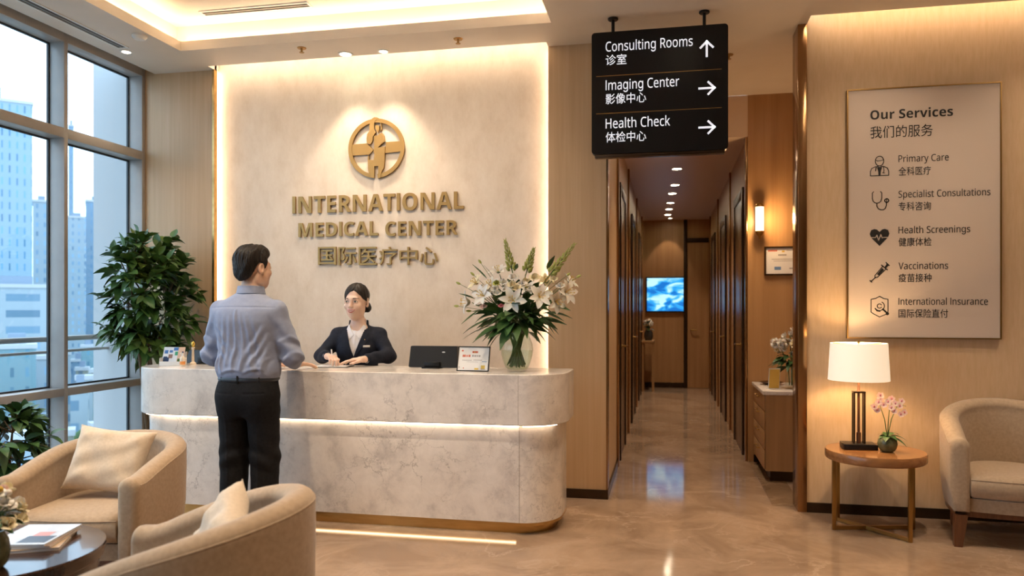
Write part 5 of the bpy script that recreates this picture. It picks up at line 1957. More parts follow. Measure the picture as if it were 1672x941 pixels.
def cap(p, a, b, r0, r1):
    a, b = np.array(a, float), np.array(b, float)
    ba = b - a
    t = np.clip(((p - a) @ ba) / max(1e-9, ba @ ba), 0, 1)
    return np.linalg.norm(p - a - t[:, None] * ba, axis=1) - (r0 + (r1 - r0) * t)

def ell(p, c, r, rot=None):
    q = p - np.array(c, float)
    if rot is not None:
        q = q @ np.array(Euler(rot).to_matrix())
    r = np.array(r, float)
    k0 = np.linalg.norm(q / r, axis=1)
    k1 = np.linalg.norm(q / (r * r), axis=1)
    return k0 * (k0 - 1) / np.maximum(k1, 1e-9)

def crom(xs, ys, n=160):
    """smooth table through points"""
    xs, ys = np.array(xs, float), np.array(ys, float)
    m = np.gradient(ys, xs)
    X = np.linspace(xs[0], xs[-1], n)
    i = np.clip(np.searchsorted(xs, X) - 1, 0, len(xs) - 2)
    h = xs[i + 1] - xs[i]
    t = (X - xs[i]) / h
    Y = (2 * t ** 3 - 3 * t ** 2 + 1) * ys[i] + (t ** 3 - 2 * t ** 2 + t) * h * m[i] + (-2 * t ** 3 + 3 * t ** 2) * ys[i + 1] + (t ** 3 - t ** 2) * h * m[i + 1]
    return X, Y

class Loft:
    """upright body of elliptical sections"""
    def __init__(self, zs, rx, ry, cy=None, cx=None, pw=2.2):
        self.z0, self.z1 = zs[0], zs[-1]
        self.X, self.rx = crom(zs, rx)
        self.ry = crom(zs, ry)[1]
        self.cy = crom(zs, cy)[1] if cy else np.zeros_like(self.X)
        self.cx = crom(zs, cx)[1] if cx else np.zeros_like(self.X)
        self.pw = pw
    def __call__(self, p, off=0.):
        z = np.clip(p[:, 2], self.z0, self.z1)
        rx = np.interp(z, self.X, self.rx) + off
        ry = np.interp(z, self.X, self.ry) + off
        x = (p[:, 0] - np.interp(z, self.X, self.cx)) / rx
        y = (p[:, 1] - np.interp(z, self.X, self.cy)) / ry
        w = self.pw
        d = ((np.abs(x) ** w + np.abs(y) ** w) ** (1 / w) - 1) * np.minimum(rx, ry)
        dz = np.maximum(p[:, 2] - self.z1, self.z0 - p[:, 2])
        return np.where(dz > 0, np.hypot(np.maximum(d, 0), dz), np.maximum(d, dz))

def near(p, c, R_, f):
    """evaluate f only around c; elsewhere the distance to that ball"""
    d0 = np.linalg.norm(p - np.array(c, float), axis=1) - R_
    out = np.maximum(d0, .02)
    m = d0 < .05
    if m.any():
        out[m] = f(p[m])
    return out

def surface(f, lo, hi, h):
    """surface nets of f = 0 inside the box, evaluated only near the surface"""
    lo, hi = np.array(lo, float), np.array(hi, float)
    B = 6
    nb = np.ceil((hi - lo) / (h * B)).astype(int)
    n = nb * B + 1
    cs = [lo[a] + (np.arange(nb[a]) + .5) * B * h for a in range(3)]
    cc = np.stack(np.meshgrid(*cs, indexing='ij'), -1).reshape(-1, 3)
    dv = f(cc)
    act = np.abs(dv) < B * h * 1.25 + .012
    D = np.repeat(np.repeat(np.repeat(dv.reshape(nb), B, 0), B, 1), B, 2).astype(np.float32)
    D = np.pad(D, ((0, 1), (0, 1), (0, 1)), mode='edge')
    ai = np.stack(np.unravel_index(np.nonzero(act)[0], nb), -1)
    offs = np.stack(np.meshgrid(*[np.arange(B + 1)] * 3, indexing='ij'), -1).reshape(-1, 3)
    mask = np.zeros(n, bool)
    for s in range(0, len(ai), 4000):
        ix = (ai[s:s + 4000, None, :] * B + offs[None]).reshape(-1, 3)
        mask[ix[:, 0], ix[:, 1], ix[:, 2]] = True
    idx = np.stack(np.nonzero(mask), -1)
    vals = np.concatenate([f(lo + idx[s:s + 250000] * h) for s in range(0, len(idx), 250000)])
    D[idx[:, 0], idx[:, 1], idx[:, 2]] = vals
    I = D < 0
    c = [I[a:n[0] - 1 + a, b:n[1] - 1 + b, d:n[2] - 1 + d] for a in (0, 1) for b in (0, 1) for d in (0, 1)]
    cnt = sum(q.astype(np.int8) for q in c)
    cell = (cnt > 0) & (cnt < 8)
    ci = np.stack(np.nonzero(cell), -1)
    vid = -np.ones(cell.shape, np.int64)
    vid[ci[:, 0], ci[:, 1], ci[:, 2]] = np.arange(len(ci))
    acc = np.zeros((len(ci), 3)); wt = np.zeros(len(ci))
    cor = [(a, b, d) for a in (0, 1) for b in (0, 1) for d in (0, 1)]
    for i in range(8):
        for j in range(i + 1, 8):
            A, Bq = np.array(cor[i]), np.array(cor[j])
            if np.abs(A - Bq).sum() != 1:
                continue
            pa, pb = ci + A, ci + Bq
            va = D[pa[:, 0], pa[:, 1], pa[:, 2]]; vb = D[pb[:, 0], pb[:, 1], pb[:, 2]]
            x = (va < 0) != (vb < 0)
            t = np.where(x, va / np.where(x, va - vb, 1), 0)
            acc += np.where(x[:, None], A + t[:, None] * (Bq - A), 0)
            wt += x
    V = lo + (ci + acc / wt[:, None]) * h
    faces = []
    for ax in range(3):
        a1, a2 = (ax + 1) % 3, (ax + 2) % 3
        sl0 = [slice(1, n[k] - 1) for k in range(3)]
        sl1 = [slice(1, n[k] - 1) for k in range(3)]
        sl0[ax] = slice(0, n[ax] - 1); sl1[ax] = slice(1, n[ax])
        s0, s1 = I[tuple(sl0)], I[tuple(sl1)]
        e = np.stack(np.nonzero(s0 != s1), -1)
        if not len(e):
            continue
        ins = s0[e[:, 0], e[:, 1], e[:, 2]]
        base = e.copy()
        for k in range(3):
            if k != ax:
                base[:, k] += 1
        q = []
        for (u, v) in ((-1, -1), (0, -1), (0, 0), (-1, 0)):
            t = base.copy()
            t[:, a1] += u; t[:, a2] += v
            q.append(vid[t[:, 0], t[:, 1], t[:, 2]])
        q = np.stack(q, 1)
        q[~ins] = q[~ins][:, ::-1]
        faces.append(q)
    Fq = np.concatenate(faces)
    Fq = Fq[(Fq >= 0).all(1)]
    return V, Fq

def mesh_np(name, V, Fq, mats, parent=None, mi=None):
    me = bpy.data.meshes.new(name)
    me.vertices.add(len(V)); me.vertices.foreach_set('co', V.astype(np.float32).ravel())
    me.loops.add(len(Fq) * 4); me.loops.foreach_set('vertex_index', Fq.ravel().astype(np.int32))
    me.polygons.add(len(Fq))
    me.polygons.foreach_set('loop_start', np.arange(0, len(Fq) * 4, 4, dtype=np.int32))
    for m in (mats if isinstance(mats, (list, tuple)) else [mats]):
        me.materials.append(m)
    if mi is not None:
        me.polygons.foreach_set('material_index', mi.astype(np.int32))
    me.update(calc_edges=True)
    me.validate()
    me.shade_smooth()
    return link(name, me, parent)

def sdf_obj(name, f, lo, hi, h, m, parent, keep=True):
    V, Fq = surface(f, lo, hi, h)
    if keep:                                   # drop stray islands
        par = np.arange(len(V))
        E = np.concatenate([Fq[:, [0, 1]], Fq[:, [1, 2]], Fq[:, [2, 3]]])
        while True:
            a, b = par[E[:, 0]], par[E[:, 1]]
            mn = np.minimum(a, b)
            old = par.copy()
            np.minimum.at(par, E[:, 0], mn); np.minimum.at(par, E[:, 1], mn)
            par = par[par]
            if (par == old).all():
                break
        u, c = np.unique(par, return_counts=True)
        big = np.isin(par, u[c > max(40, .02 * len(V))])
        Fq = Fq[big[Fq].all(1)]
        new = np.cumsum(big) - 1
        V, Fq = V[big], new[Fq]
    return mesh_np(name, V, Fq, m, parent)

def rot_np(e):
    return np.array(Euler(e).to_matrix())

# ---- head, in units of the real head: faces -y, chin near z = -.118, crown near .118
def head_sdf(fem=False):
    jw = .040 if fem else .058
    def f(p):
        d = ell(p, (0, .014, .034), (.074, .093, .084))
        d = smin(d, ell(p, (0, -.028, -.035), (.0545 if fem else .064, .064, .078)), .03)
        d = smin(d, ell(p, (0, -.050, -.088), (.025 if fem else .036, .034, .028)), .035)
        for s in (-1, 1):
            d = smin(d, ell(p, (s * jw, -.005, -.060), (.012, .035, .030)), .03)
            d = smin(d, ell(p, (s * .037, -.066, -.026), (.022, .020, .020)), .02)
            d = smax(d, -ell(p, (s * .031, -.102, .006), (.019, .014, .011)), .014)
            d = smin(d, ell(p, (s * .031, -.0790, .004), (.0150, .0118, .0108)), .004)
        d = smin(d, ell(p, (0, -.080, .026), (.040, .014, .012)), .018)
        d = smin(d, cap(p, (0, -.088, .012), (0, -.106, -.024), .0072, .0100), .014)
        for s in (-1, 1):
            d = smin(d, ell(p, (s * .0105, -.0985, -.029), (.0075, .0095, .0068)), .007)
        d = smin(d, ell(p, (0, -.086, -.054), (.026, .012, .016)), .014)
        d = smin(d, ell(p, (0, -.0955, -.0500), (.019, .0075, .0048)), .005)
        d = smin(d, ell(p, (0, -.0950, -.0615), (.016, .0080, .0056)), .005)
        d = smax(d, -ell(p, (0, -.105, -.0555), (.021, .010, .0013)), .003)
        for s in (-1, 1):
            R_ = (0, 0, s * .42)
            e = ell(p, (s * .0775, .012, -.004), (.0085, .019, .031), R_)
            e = smax(e, -ell(p, (s * .0850, .008, -.002), (.0065, .011, .019), R_), .005)
            e = smin(e, ell(p, (s * .074, .004, -.030), (.007, .009, .009)), .008)
            d = smin(d, e, .008)
        return d
    return f

def hand_sdf(wrist, fwd, up, side, size=1., curl=(.35, .45, .5, .55), bend=.9, thumb=(.5, .3), spread=.14):
    """fwd = direction of the fingers, up = out of the back of the hand, side = toward the thumb"""
    w, f, u, s = [np.array(q, float) for q in (wrist, fwd, up, side)]
    f /= np.linalg.norm(f); u = u - f * (u @ f); u /= np.linalg.norm(u)
    sd = np.cross(f, u); s = sd * np.sign(sd @ s)
    k = size
    segs = []
    pal = [(w, w + f * .03 * k, .021 * k, .022 * k)]
    for i, (o, l) in enumerate(((.027, .086), (.009, .090), (-.010, .086), (-.027, .078))):
        b = w + f * l * k + s * o * k - u * .002
        pal.append((w + f * .016 * k + s * o * .55 * k, b, .0145 * k, .0110 * k))
        ln = (.040, .045, .042, .033)[i]
        a = curl[i]
        d = f * math.cos(a) - u * math.sin(a) + s * (1.5 - i) * spread * .4
        d /= np.linalg.norm(d)
        p1 = b + d * ln * k
        a2 = a + bend * curl[i]
        d2 = f * math.cos(a2) - u * math.sin(a2) + s * (1.5 - i) * spread * .25
        p2 = p1 + d2 * ln * .62 * k
        a3 = a2 + bend * .7 * curl[i]
        d3 = f * math.cos(a3) - u * math.sin(a3)
        p3 = p2 + d3 * ln * .48 * k
        segs.append([(b, p1, .0098 * k, .0090 * k), (p1, p2, .0090 * k, .0080 * k), (p2, p3, .0080 * k, .0066 * k)])
    tb = w + f * .022 * k + s * .022 * k - u * .006 * k
    d = f * .70 + s * .72 - u * thumb[0] * .5
    t1 = tb + d / np.linalg.norm(d) * .038 * k
    d = f * .90 + s * .30 - u * thumb[0]
    t2 = t1 + d / np.linalg.norm(d) * .031 * k
    d = f * 1.0 - s * thumb[1] - u * thumb[0]
    t3 = t2 + d / np.linalg.norm(d) * .024 * k
    segs.append([(tb, t1, .0150 * k, .0110 * k), (t1, t2, .0108 * k, .0094 * k), (t2, t3, .0094 * k, .0072 * k)])
    c = w + f * .08 * k
    def g(p):
        d = None
        for q in pal:
            e = cap(p, *q)
            d = e if d is None else smin(d, e, .012 * k)
        for fg in segs:
            e = None
            for q in fg:
                x = cap(p, *q)
                e = x if e is None else smin(e, x, .004)
            d = smin(d, e, .0045)
        return d
    return (lambda p: near(p, c, .14 * k, g)), c

skin_m = noise_col(mat('light skin', rough=.5, spec=.35, sss=.12), [(.3, (.62, .40, .29)), (.7, (.67, .45, .335))], 14, 3)
skin_w = noise_col(mat('fair skin', rough=.45, sss=.12), [(.3, (.70, .49, .39)), (.7, (.74, .535, .43))], 14, 3)
hair_m = noise_col(mat('black hair', rough=.5, spec=.28), [(.35, (.006, .005, .005)), (.65, (.020, .016, .014))], 60, 3, (1, 1, .18))
shirt_m = noise_col(mat('blue grey shirt cotton', rough=.8, sheen=.15), [(.3, (.225, .265, .385)), (.7, (.26, .305, .43))], 30, 4)
trouser_m = noise_col(mat('charcoal trouser wool', rough=.85, spec=.2), [(.3, (.009, .009, .010)), (.7, (.014, .014, .016))], 60, 3)
belt_m = mat('dark belt leather', (.022, .028, .040), .35)
blazer_m = noise_col(mat('navy blazer wool', rough=.8, spec=.25), [(.3, (.008, .011, .022)), (.7, (.013, .017, .031))], 60, 3)
blouse_m = mat('white blouse cotton', (.74, .74, .78), .75)

# =================================================================== the man at the desk, seen from behind
man = thing('person', 'person in blue grey shirt and black trousers standing at the reception desk, seen from behind', 'person', (-2.43, 4.09, 0), R(2))
# local frame: x right, y toward the desk, z up
HS = 1.07
HC = np.array((.012, .030, 1.605))
HR = rot_np((R(0), R(0), R(180 - 22)))      # head faces +y, turned to the right
hm = head_sdf(False)
def m_head(p):
    return near(p, HC, .19, lambda q: hm(((q - HC) / HS) @ HR) * HS)
handR, hcR = hand_sdf((.105, .375, 1.010), (.42, .90, -.04), (0.03, -.02, 1), (-.9, .4, 0), 1.04, (.09, .13, .17, .22), .9, (.12, .3))
handL, hcL = hand_sdf((-.10, .40, 1.010), (.55, .80, -.04), (0, 0, 1), (1, 0, 0), 1.04, (.10, .13, .17, .2), .9, (.12, .3))
SHz = 1.348
tor_m = Loft([.86, .93, .98, 1.06, 1.14, 1.22, 1.30, 1.36, 1.41, 1.45, 1.48], [.120, .132, .140, .146, .155, .168, .180, .178, .145, .085, .058], [.085, .092, .096, .098, .104, .110, .112, .105, .085, .066, .055],
             [.0, .0, .0, .0, -.004, -.008, -.008, -.004, .004, .012, .014])
EL_R, WR_R = (.258, .035, 1.085), (.105, .375, 1.012)
EL_L, WR_L = (-.258, .030, 1.085), (-.10, .40, 1.012)
def m_body(p):
    d = tor_m(p)
    for s, el_, wr in ((1, EL_R, WR_R), (-1, EL_L, WR_L)):
        d = smin(d, cap(p, (s * .165, -.005, SHz), el_, .048, .040), .05)
        d = smin(d, cap(p, el_, wr, .040, .027), .02)
        d = smin(d, cap(p, (s * .09, 0, .88), (s * .098, .012, .48), .082, .054), .05)
        d = smin(d, cap(p, (s * .098, .012, .48), (s * .104, -.02, .09), .052, .036), .02)
        d = smin(d, cap(p, (s * .104, -.01, .05), (s * .115, .13, .035), .034, .026), .02)
    d = smin(d, cap(p, (0, .004, 1.43), (.008, .022, 1.54), .058, .056), .03)
    d = smin(d, m_head(p), .02)
    d = smin(d, handR(p), .012)
    return smin(d, handL(p), .012)
sdf_obj('body', m_body, (-.36, -.20, -.0), (.36, .62, 1.76), .0045, skin_m, man)

# hair
def hair_short(p):
    q = ((p - HC) / HS) @ HR
    d = ell(q, (0, .016, .040), (.0830, .1010, .0930))
    d = smin(d, ell(q, (.01, -.045, .092), (.058, .050, .034)), .03)
    d = smin(d, ell(q, (0, .075, -.02), (.062, .035, .055)), .03)
    th = np.arctan2(q[:, 1] - .02, q[:, 0])
    d -= .0010 * np.sin(46 * th + 5 * np.sin(24 * q[:, 2]) + 2 * np.sin(60 * q[:, 2])) * (q[:, 2] < .10) + .0012 * np.sin(90 * q[:, 2] + 60 * q[:, 0] + 3 * np.sin(40 * th)) + .0020 * np.sin(230 * q[:, 0] + 60 * q[:, 1] + 3 * np.sin(50 * q[:, 1])) * (q[:, 2] > .04)
    d -= .0035 * np.maximum(0, np.sin(46 * q[:, 0] + 40 * q[:, 1] + 30 * q[:, 2])) ** 2
    zl = np.interp(q[:, 1], [-.11, -.07, -.045, -.028, -.012, .0, .02, .036, .055, .085, .12], [.066, .062, .050, -.004, -.022, -.012, .030, .012, -.060, -.082, -.080])
    d = smax(d, (zl - q[:, 2]) * .75, .010)
    return d
sdf_obj('hair', hair_short, HC - .17, HC + .17, .003, hair_m, man)

# shirt
tor_s = Loft([.930, .950, .985, 1.03, 1.08, 1.15, 1.22, 1.30, 1.355, 1.40, 1.435, 1.462], [.166, .178, .190, .190, .184, .184, .192, .204, .202, .168, .112, .066], [.118, .126, .136, .136, .130, .126, .128, .130, .120, .100, .082, .064],
             [.0, .0, -.004, -.006, -.004, -.004, -.008, -.012, -.010, -.002, .006, .012])
_fr = random.Random(4)
FOLDS = []
for x0, z0, x1, z1, a, w in (
        (-.015, 1.36, -.03, 1.02, .007, .011), (.012, 1.36, .03, 1.06, .006, .010), (-.05, 1.34, -.085, 1.00, .006, .014), (.045, 1.34, .075, 1.02, .006, .014), (.085, 1.33, .12, 1.04, .006, .013), (-.09, 1.33, -.125, 1.02, .006, .013),
        (.15, 1.27, .04, 1.10, .008, .014), (.165, 1.22, .06, 1.03, .008, .014), (.17, 1.17, .09, 1.00, .007, .013), (-.15, 1.27, -.05, 1.09, .008, .014), (-.165, 1.22, -.07, 1.03, .008, .014), (-.17, 1.17, -.10, 1.00, .007, .013),
        (.02, .985, .06, 1.12, .008, .013), (-.03, .985, -.01, 1.14, .008, .012), (.10, .985, .09, 1.10, .009, .013), (-.10, .985, -.12, 1.10, .009, .013), (.14, .98, .16, 1.08, .009, .012), (-.15, .98, -.15, 1.09, .009, .012),
        (-.12, .985, .02, 1.005, .007, .010), (.03, .99, .15, 1.01, .007, .010), (.00, 1.22, .02, 1.00, .006, .012), (-.06, 1.20, -.04, 1.04, .006, .012)):
    FOLDS.append((x0, z0, x1, z1, a, w))
def folds(p, side):
    x, y, z = p[:, 0], p[:, 1], p[:, 2]
    bk = np.clip((.02 - y) / .06, 0, 1)
    f = np.zeros(len(p))
    for x0, z0, x1, z1, a, w in FOLDS:
        dx, dz = x1 - x0, z1 - z0
        L2 = dx * dx + dz * dz
        t = ((x - x0) * dx + (z - z0) * dz) / L2
        bend = .012 * np.sin(PI * np.clip(t, 0, 1))
        n = ((x - x0) * dz - (z - z0) * dx) / math.sqrt(L2) + bend
        e = np.sin(PI * np.clip(t, 0, 1)) ** .7
        f += a * e * (np.exp(-(n / w) ** 2) - .55 * np.exp(-((n - 1.5 * w) / w) ** 2))
    f *= bk
    f += .004 * np.exp(-((x + .012) / .006) ** 2) * np.clip((z - 1.26) / .06, 0, 1) * np.clip((1.366 - z) / .01, 0, 1) * (y < 0)
    f -= .0045 * np.exp(-((z - (1.372 - .10 * x * x)) / .0035) ** 2) * (y < 0) * (np.abs(x) < .2)
    return f
def arm_shirt(p, s, el_, wr):
    S0 = np.array((s * .172, -.008, SHz)); E = np.array(el_); Wq = np.array(wr)
    d = cap(p, S0, E, .066, .056)
    d = smin(d, cap(p, E, E + (Wq - E) * .84, .056, .043), .035)
    x, y, z = p[:, 0], p[:, 1], p[:, 2]
    f = .0045 * np.sin(75 * z + 40 * y * s + 20 * x) * np.exp(-((z - E[2] - .03) / .09) ** 2) + .003 * np.sin(55 * z + 60 * x * s)
    f += .005 * np.maximum(0, np.sin(60 * z - 45 * x * s + 50 * y)) ** 2 * np.clip((1.30 - z) / .1, 0, 1)
    return d - f
def m_shirt(p):
    d = tor_s(p) - folds(p, 0)
    for s, el_, wr in ((1, EL_R, WR_R), (-1, EL_L, WR_L)):
        d = smin(d, arm_shirt(p, s, el_, wr), .028)
    return d
shirt = sdf_obj('shirt', m_shirt, (-.38, -.22, .91), (.38, .50, 1.50), .0042, shirt_m, man)
def m_collar(p):
    c = np.array((.004, .014, 0))
    q = p - c
    r = np.hypot(q[:, 0] / 1.0, q[:, 1] / .98)
    zc = 1.468 + .10 * np.clip(-q[:, 1], -.1, .1) * .35
    rr = .0705 - .10 * (q[:, 2] - 1.45)
    d = np.abs(r - rr) - .0055
    d = smax(d, np.abs(q[:, 2] - zc) - .026, .004)
    d2 = np.abs(r - rr - .007 - .12 * np.maximum(0, zc + .016 - q[:, 2])) - .0035
    d2 = smax(d2, np.abs(q[:, 2] - zc - .004) - .024, .003)
    return smin(d, d2, .004)
sdf_obj('collar', m_collar, (-.12, -.10, 1.40), (.12, .13, 1.52), .0025, shirt_m, shirt)
for s, el_, wr in ((1, EL_R, WR_R), (-1, EL_L, WR_L)):
    E, Wq = np.array(el_), np.array(wr)
    a, b = E + (Wq - E) * .80, E + (Wq - E) * .97
    G().tube([a, a + (b - a) * .05, a + (b - a) * .5, a + (b - a) * .95, b], [.036, .0385, .038, .037, .035], 24).build('cuff', shirt_m, shirt, smooth=60)

# trousers, belt, shoes
pel = Loft([.74, .80, .86, .91, .95, .972], [.115, .140, .155, .167, .172, .168], [.085, .110, .122, .126, .124, .120], [-.012, -.016, -.014, -.008, -.002, 0])
def m_trou(p):
    d = None
    for s in (1, -1):
        e = cap(p, (s * .088, -.006, .84), (s * .096, .008, .48), .100, .083)
        e = smin(e, cap(p, (s * .096, .008, .48), (s * .103, -.012, .045), .083, .074), .03)
        x, y, z = p[:, 0] - s * .096, p[:, 1], p[:, 2]
        e = e - .003 * np.exp(-(x / .006) ** 2) * (np.abs(y) > .03) * (z < .75) - .0035 * np.sin(60 * z + 25 * y + 30 * x * s) * np.exp(-((z - .50) / .10) ** 2) - .004 * np.sin(70 * z + 40 * x * s) * np.exp(-((z - .09) / .07) ** 2) - .003 * np.sin(50 * z - 60 * x * s) * np.exp(-((z - .78) / .06) ** 2)
        d = e if d is None else np.minimum(d, e)
    for s in (1, -1):
        d = smin(d, ell(p, (s * .078, -.060, .835), (.078, .060, .10)), .07)
    d = smin(d, pel(p), .045)
    d = smax(d, p[:, 2] - .972, .003)
    d = smax(d, .03 - p[:, 2], .003)
    x, y, z = p[:, 0], p[:, 1], p[:, 2]
    bk = (y < -.02)
    for s in (1, -1):                          # rear pockets
        d = d + .003 * np.exp(-((z - .872 - .03 * s * (x - s * .09)) / .0035) ** 2) * (np.abs(x - s * .092) < .058) * bk
    return d
tr = sdf_obj('trousers', m_trou, (-.22, -.20, .0), (.22, .18, 1.0), .0045, trouser_m, man)
bl = Loft([.936, .940, .966, .970], [.1745, .178, .176, .173], [.127, .130, .128, .125], [-.004, -.003, -.002, -.002])
sdf_obj('belt', lambda p: smax(bl(p), -bl(p, -.006), .001), (-.2, -.16, .925), (.2, .16, .985), .003, belt_m, man)
for x in (-.115, -.0, .115):
    yb = -.130 * math.sqrt(max(0, 1 - (x / .18) ** 2)) - .003
    G().box(x - .006, x + .006, yb - .005, yb + .006, .930, .976, .002).build('belt_loop', trouser_m, tr)
def shoe(s):
    def f(p):
        d = cap(p, (s * .103, -.045, .045), (s * .118, .16, .035), .044, .036)
        d = smin(d, cap(p, (s * .103, -.03, .08), (s * .105, .0, .06), .044, .044), .04)
        d = smax(d, -p[:, 2] + .002, .004)
        return d
    return f
for s in (1, -1):
    sdf_obj('shoe', shoe(s), (s * .11 - .07, -.12, -.01), (s * .11 + .07, .23, .14), .005, MT['black'], man)

# =================================================================== the receptionist
wom = thing('person', 'smiling person with black hair in a bun and navy blazer behind the reception desk', 'person', (-2.175, 5.115, 0), R(9))
# local frame: faces -y
WS = 1.06
WC = np.array((-.012, -.018, 1.413))
WR = rot_np((R(4), R(0), R(-9)))
hf = head_sdf(True)
def w_local(p):
    return ((p - WC) / WS) @ WR
def w_head(p):
    return near(p, WC, .19, lambda q: hf(w_local(q)) * WS)
RW, LW = (-.145, -.275, 1.036), (.105, -.285, 1.018)
RE, LE = (-.240, -.085, 1.030), (.232, -.070, 1.030)
wr_hand, wrc = hand_sdf(RW, (.62, -.70, .04), (.1, -.1, 1), (.7, .6, 0), .86, (.68, .72, .78, .80), 1.0, (.40, .5))
wl_hand, wlc = hand_sdf(LW, (-.92, -.22, -.02), (0, -.12, 1), (0, -1, 0), .88, (.14, .20, .26, .32), .9, (.20, .2))
tor_w = Loft([.66, .72, .80, .90, .98, 1.06, 1.13, 1.18, 1.22, 1.255, 1.285], [.155, .160, .135, .115, .120, .130, .140, .130, .095, .060, .048], [.105, .108, .092, .082, .088, .095, .096, .085, .066, .052, .046],
             [0, 0, 0, 0, 0, 0, .004, .008, .008, .004, 0])
def w_body(p):
    d = tor_w(p)
    for s, E, Wq in ((-1, RE, RW), (1, LE, LW)):
        d = smin(d, cap(p, (s * .135, .008, 1.172), E, .040, .034), .04)
        d = smin(d, cap(p, E, Wq, .034, .022), .02)
        d = smin(d, cap(p, (s * .078, .005, .70), (s * .080, .0, .40), .075, .052), .05)
        d = smin(d, cap(p, (s * .080, .0, .40), (s * .082, .01, .09), .050, .032), .02)
        d = smin(d, cap(p, (s * .082, .02, .045), (s * .086, -.11, .03), .028, .022), .02)
    d = smin(d, cap(p, (0, .006, 1.23), (-.006, .004, 1.335), .045, .041), .028)
    d = smin(d, w_head(p), .014)
    d = smin(d, wr_hand(p), .010)
    return smin(d, wl_hand(p), .010)
sdf_obj('body', w_body, (-.34, -.46, .0), (.34, .20, 1.56), .0038, skin_w, wom)

def w_hair(p):
    q = w_local(p)
    d = ell(q, (0, .018, .038), (.0815, .0985, .0900))
    th = np.arctan2(q[:, 2] - .04, q[:, 0])
    d -= .0011 * np.sin(150 * q[:, 1] + 22 * np.abs(q[:, 0]) * 10 + 3 * th)
    d += .0035 * np.exp(-((q[:, 0] - .012) / .0035) ** 2) * (q[:, 2] > .05) * (q[:, 1] < .03)
    ax = np.abs(q[:, 0] - .008)
    zl = np.interp(ax, [0, .02, .045, .062, .072, .085], [.076, .068, .042, .006, -.022, -.03])
    front = (zl - q[:, 2]) * .8
    back = np.interp(q[:, 1], [-.02, .005, .03, .06, .1], [.2, .012, -.038, -.066, -.070]) - q[:, 2]
    d = smax(d, np.where(q[:, 1] < .0, front, np.minimum(front, back * .8)), .008)
    bun = ell(q, (.018, .112, -.045), (.043, .034, .038))
    r = np.hypot(q[:, 0] - .018, q[:, 2] + .045)
    bun -= .0022 * np.sin(260 * r + 3 * np.arctan2(q[:, 2] + .045, q[:, 0] - .018))
    bun = smin(bun, ell(q, (.012, .085, -.035), (.038, .035, .034)), .02)
    return smin(d, bun, .012)
sdf_obj('hair', w_hair, WC - .19, WC + .19, .003, hair_m, wom)

# facial features laid on the surface of the head
hsurf_cache = {}
def face_y(x, z, lift=0.):
    """y of the face surface at x, z in head units"""
    ys = np.linspace(-.14, .0, 281)
    pts = np.stack([np.full_like(ys, x), ys, np.full_like(ys, z)], 1)
    d = hf(pts)
    k = np.argmax(d < 0)
    t = d[k - 1] / (d[k - 1] - d[k]) if k > 0 else 0
    return ys[k - 1] + t * (ys[k] - ys[k - 1]) - lift if k > 0 else -.09
def to_body(v):
    return tuple(WC + WS * (WR @ np.array(v, float)))
def patch(name, outline_top, outline_bot, m, lift, parent, nv=4):
    """thin shell between an upper and a lower outline (lists of x, z)"""
    g = G()
    rows, rows2 = [], []
    for k in range(nv + 1):
        t = k / nv
        r, r2 = [], []
        for (x0, z0), (x1, z1) in zip(outline_top, outline_bot):
            x, z = x0 + (x1 - x0) * t, z0 + (z1 - z0) * t
            y = face_y(x, z)
            r.append(to_body((x, y - lift, z)))
            r2.append(to_body((x, y + .002, z)))
        rows.append(r)
        rows2.append(r2[::-1])
    g.grid(rows[::-1]); g.grid(rows2[::-1])
    return g.build(name, m, parent, smooth=80)
white_e = mat('eye white', (.78, .76, .74), .25)
iris_m = mat('dark brown iris', (.02, .010, .006), .12)
lash_m = mat('dark lashes', (.012, .009, .008), .6)
brow_m = mat('dark eyebrow', (.07, .045, .034), .8)
lip_m = mat('rose lips', (.50, .10, .09), .35)
teeth_m = mat('teeth', (.84, .82, .78), .25)
for s in (-1, 1):
    n = 10
    xs = [s * (.0165 + .029 * k / n) for k in range(n + 1)]
    tp = [(x, .0030 + .0076 * math.sin(PI * (k / n)) ** .8 + .0010 * k / n) for k, x in enumerate(xs)]
    bt_ = [(x, .0030 - .0028 * math.sin(PI * (k / n)) + .0010 * k / n) for k, x in enumerate(xs)]
    e = patch('eye', tp, bt_, white_e, .0006, wom)
    cx_ = s * .0312 - .0012
    ix = [cx_ + .0054 * math.cos(PI - PI * k / 8) for k in range(9)]
    def zt_(x): return float(np.interp(abs(x), [abs(q[0]) for q in tp], [q[1] for q in tp]))
    def zb_(x): return float(np.interp(abs(x), [abs(q[0]) for q in bt_], [q[1] for q in bt_]))
    it = [(x, min(zt_(x), .0052 + math.sqrt(max(0, .0054 ** 2 - (x - cx_) ** 2)))) for x in ix]
    ib = [(x, max(zb_(x), .0052 - math.sqrt(max(0, .0054 ** 2 - (x - cx_) ** 2)))) for x in ix]
    patch('iris', it, ib, iris_m, .0011, e, 3)
    lt = [(x * (1 + .004 * k / n), z + .0017 + .0008 * k / n) for k, (x, z) in enumerate(tp)]
    patch('eyelashes', lt, [(x, z - .0004) for x, z in tp], lash_m, .0020, wom, 2)
    bx = [s * (.0165 + .032 * k / n) for k in range(n + 1)]
    zb = [.0245 + .0052 * math.sin(PI * min(1, .12 + .78 * k / n)) - .002 * k / n for k in range(n + 1)]
    wd = [.0021 * (1 - .75 * (k / n) ** 2) + .0004 for k in range(n + 1)]
    patch('eyebrow', [(x, z + w) for x, z, w in zip(bx, zb, wd)], [(x, z - w) for x, z, w in zip(bx, zb, wd)], brow_m, .0034, wom, 2)
n = 16
mx_ = [-.0285 + .057 * k / n for k in range(n + 1)]
q_ = [abs(x) / .0285 for x in mx_]
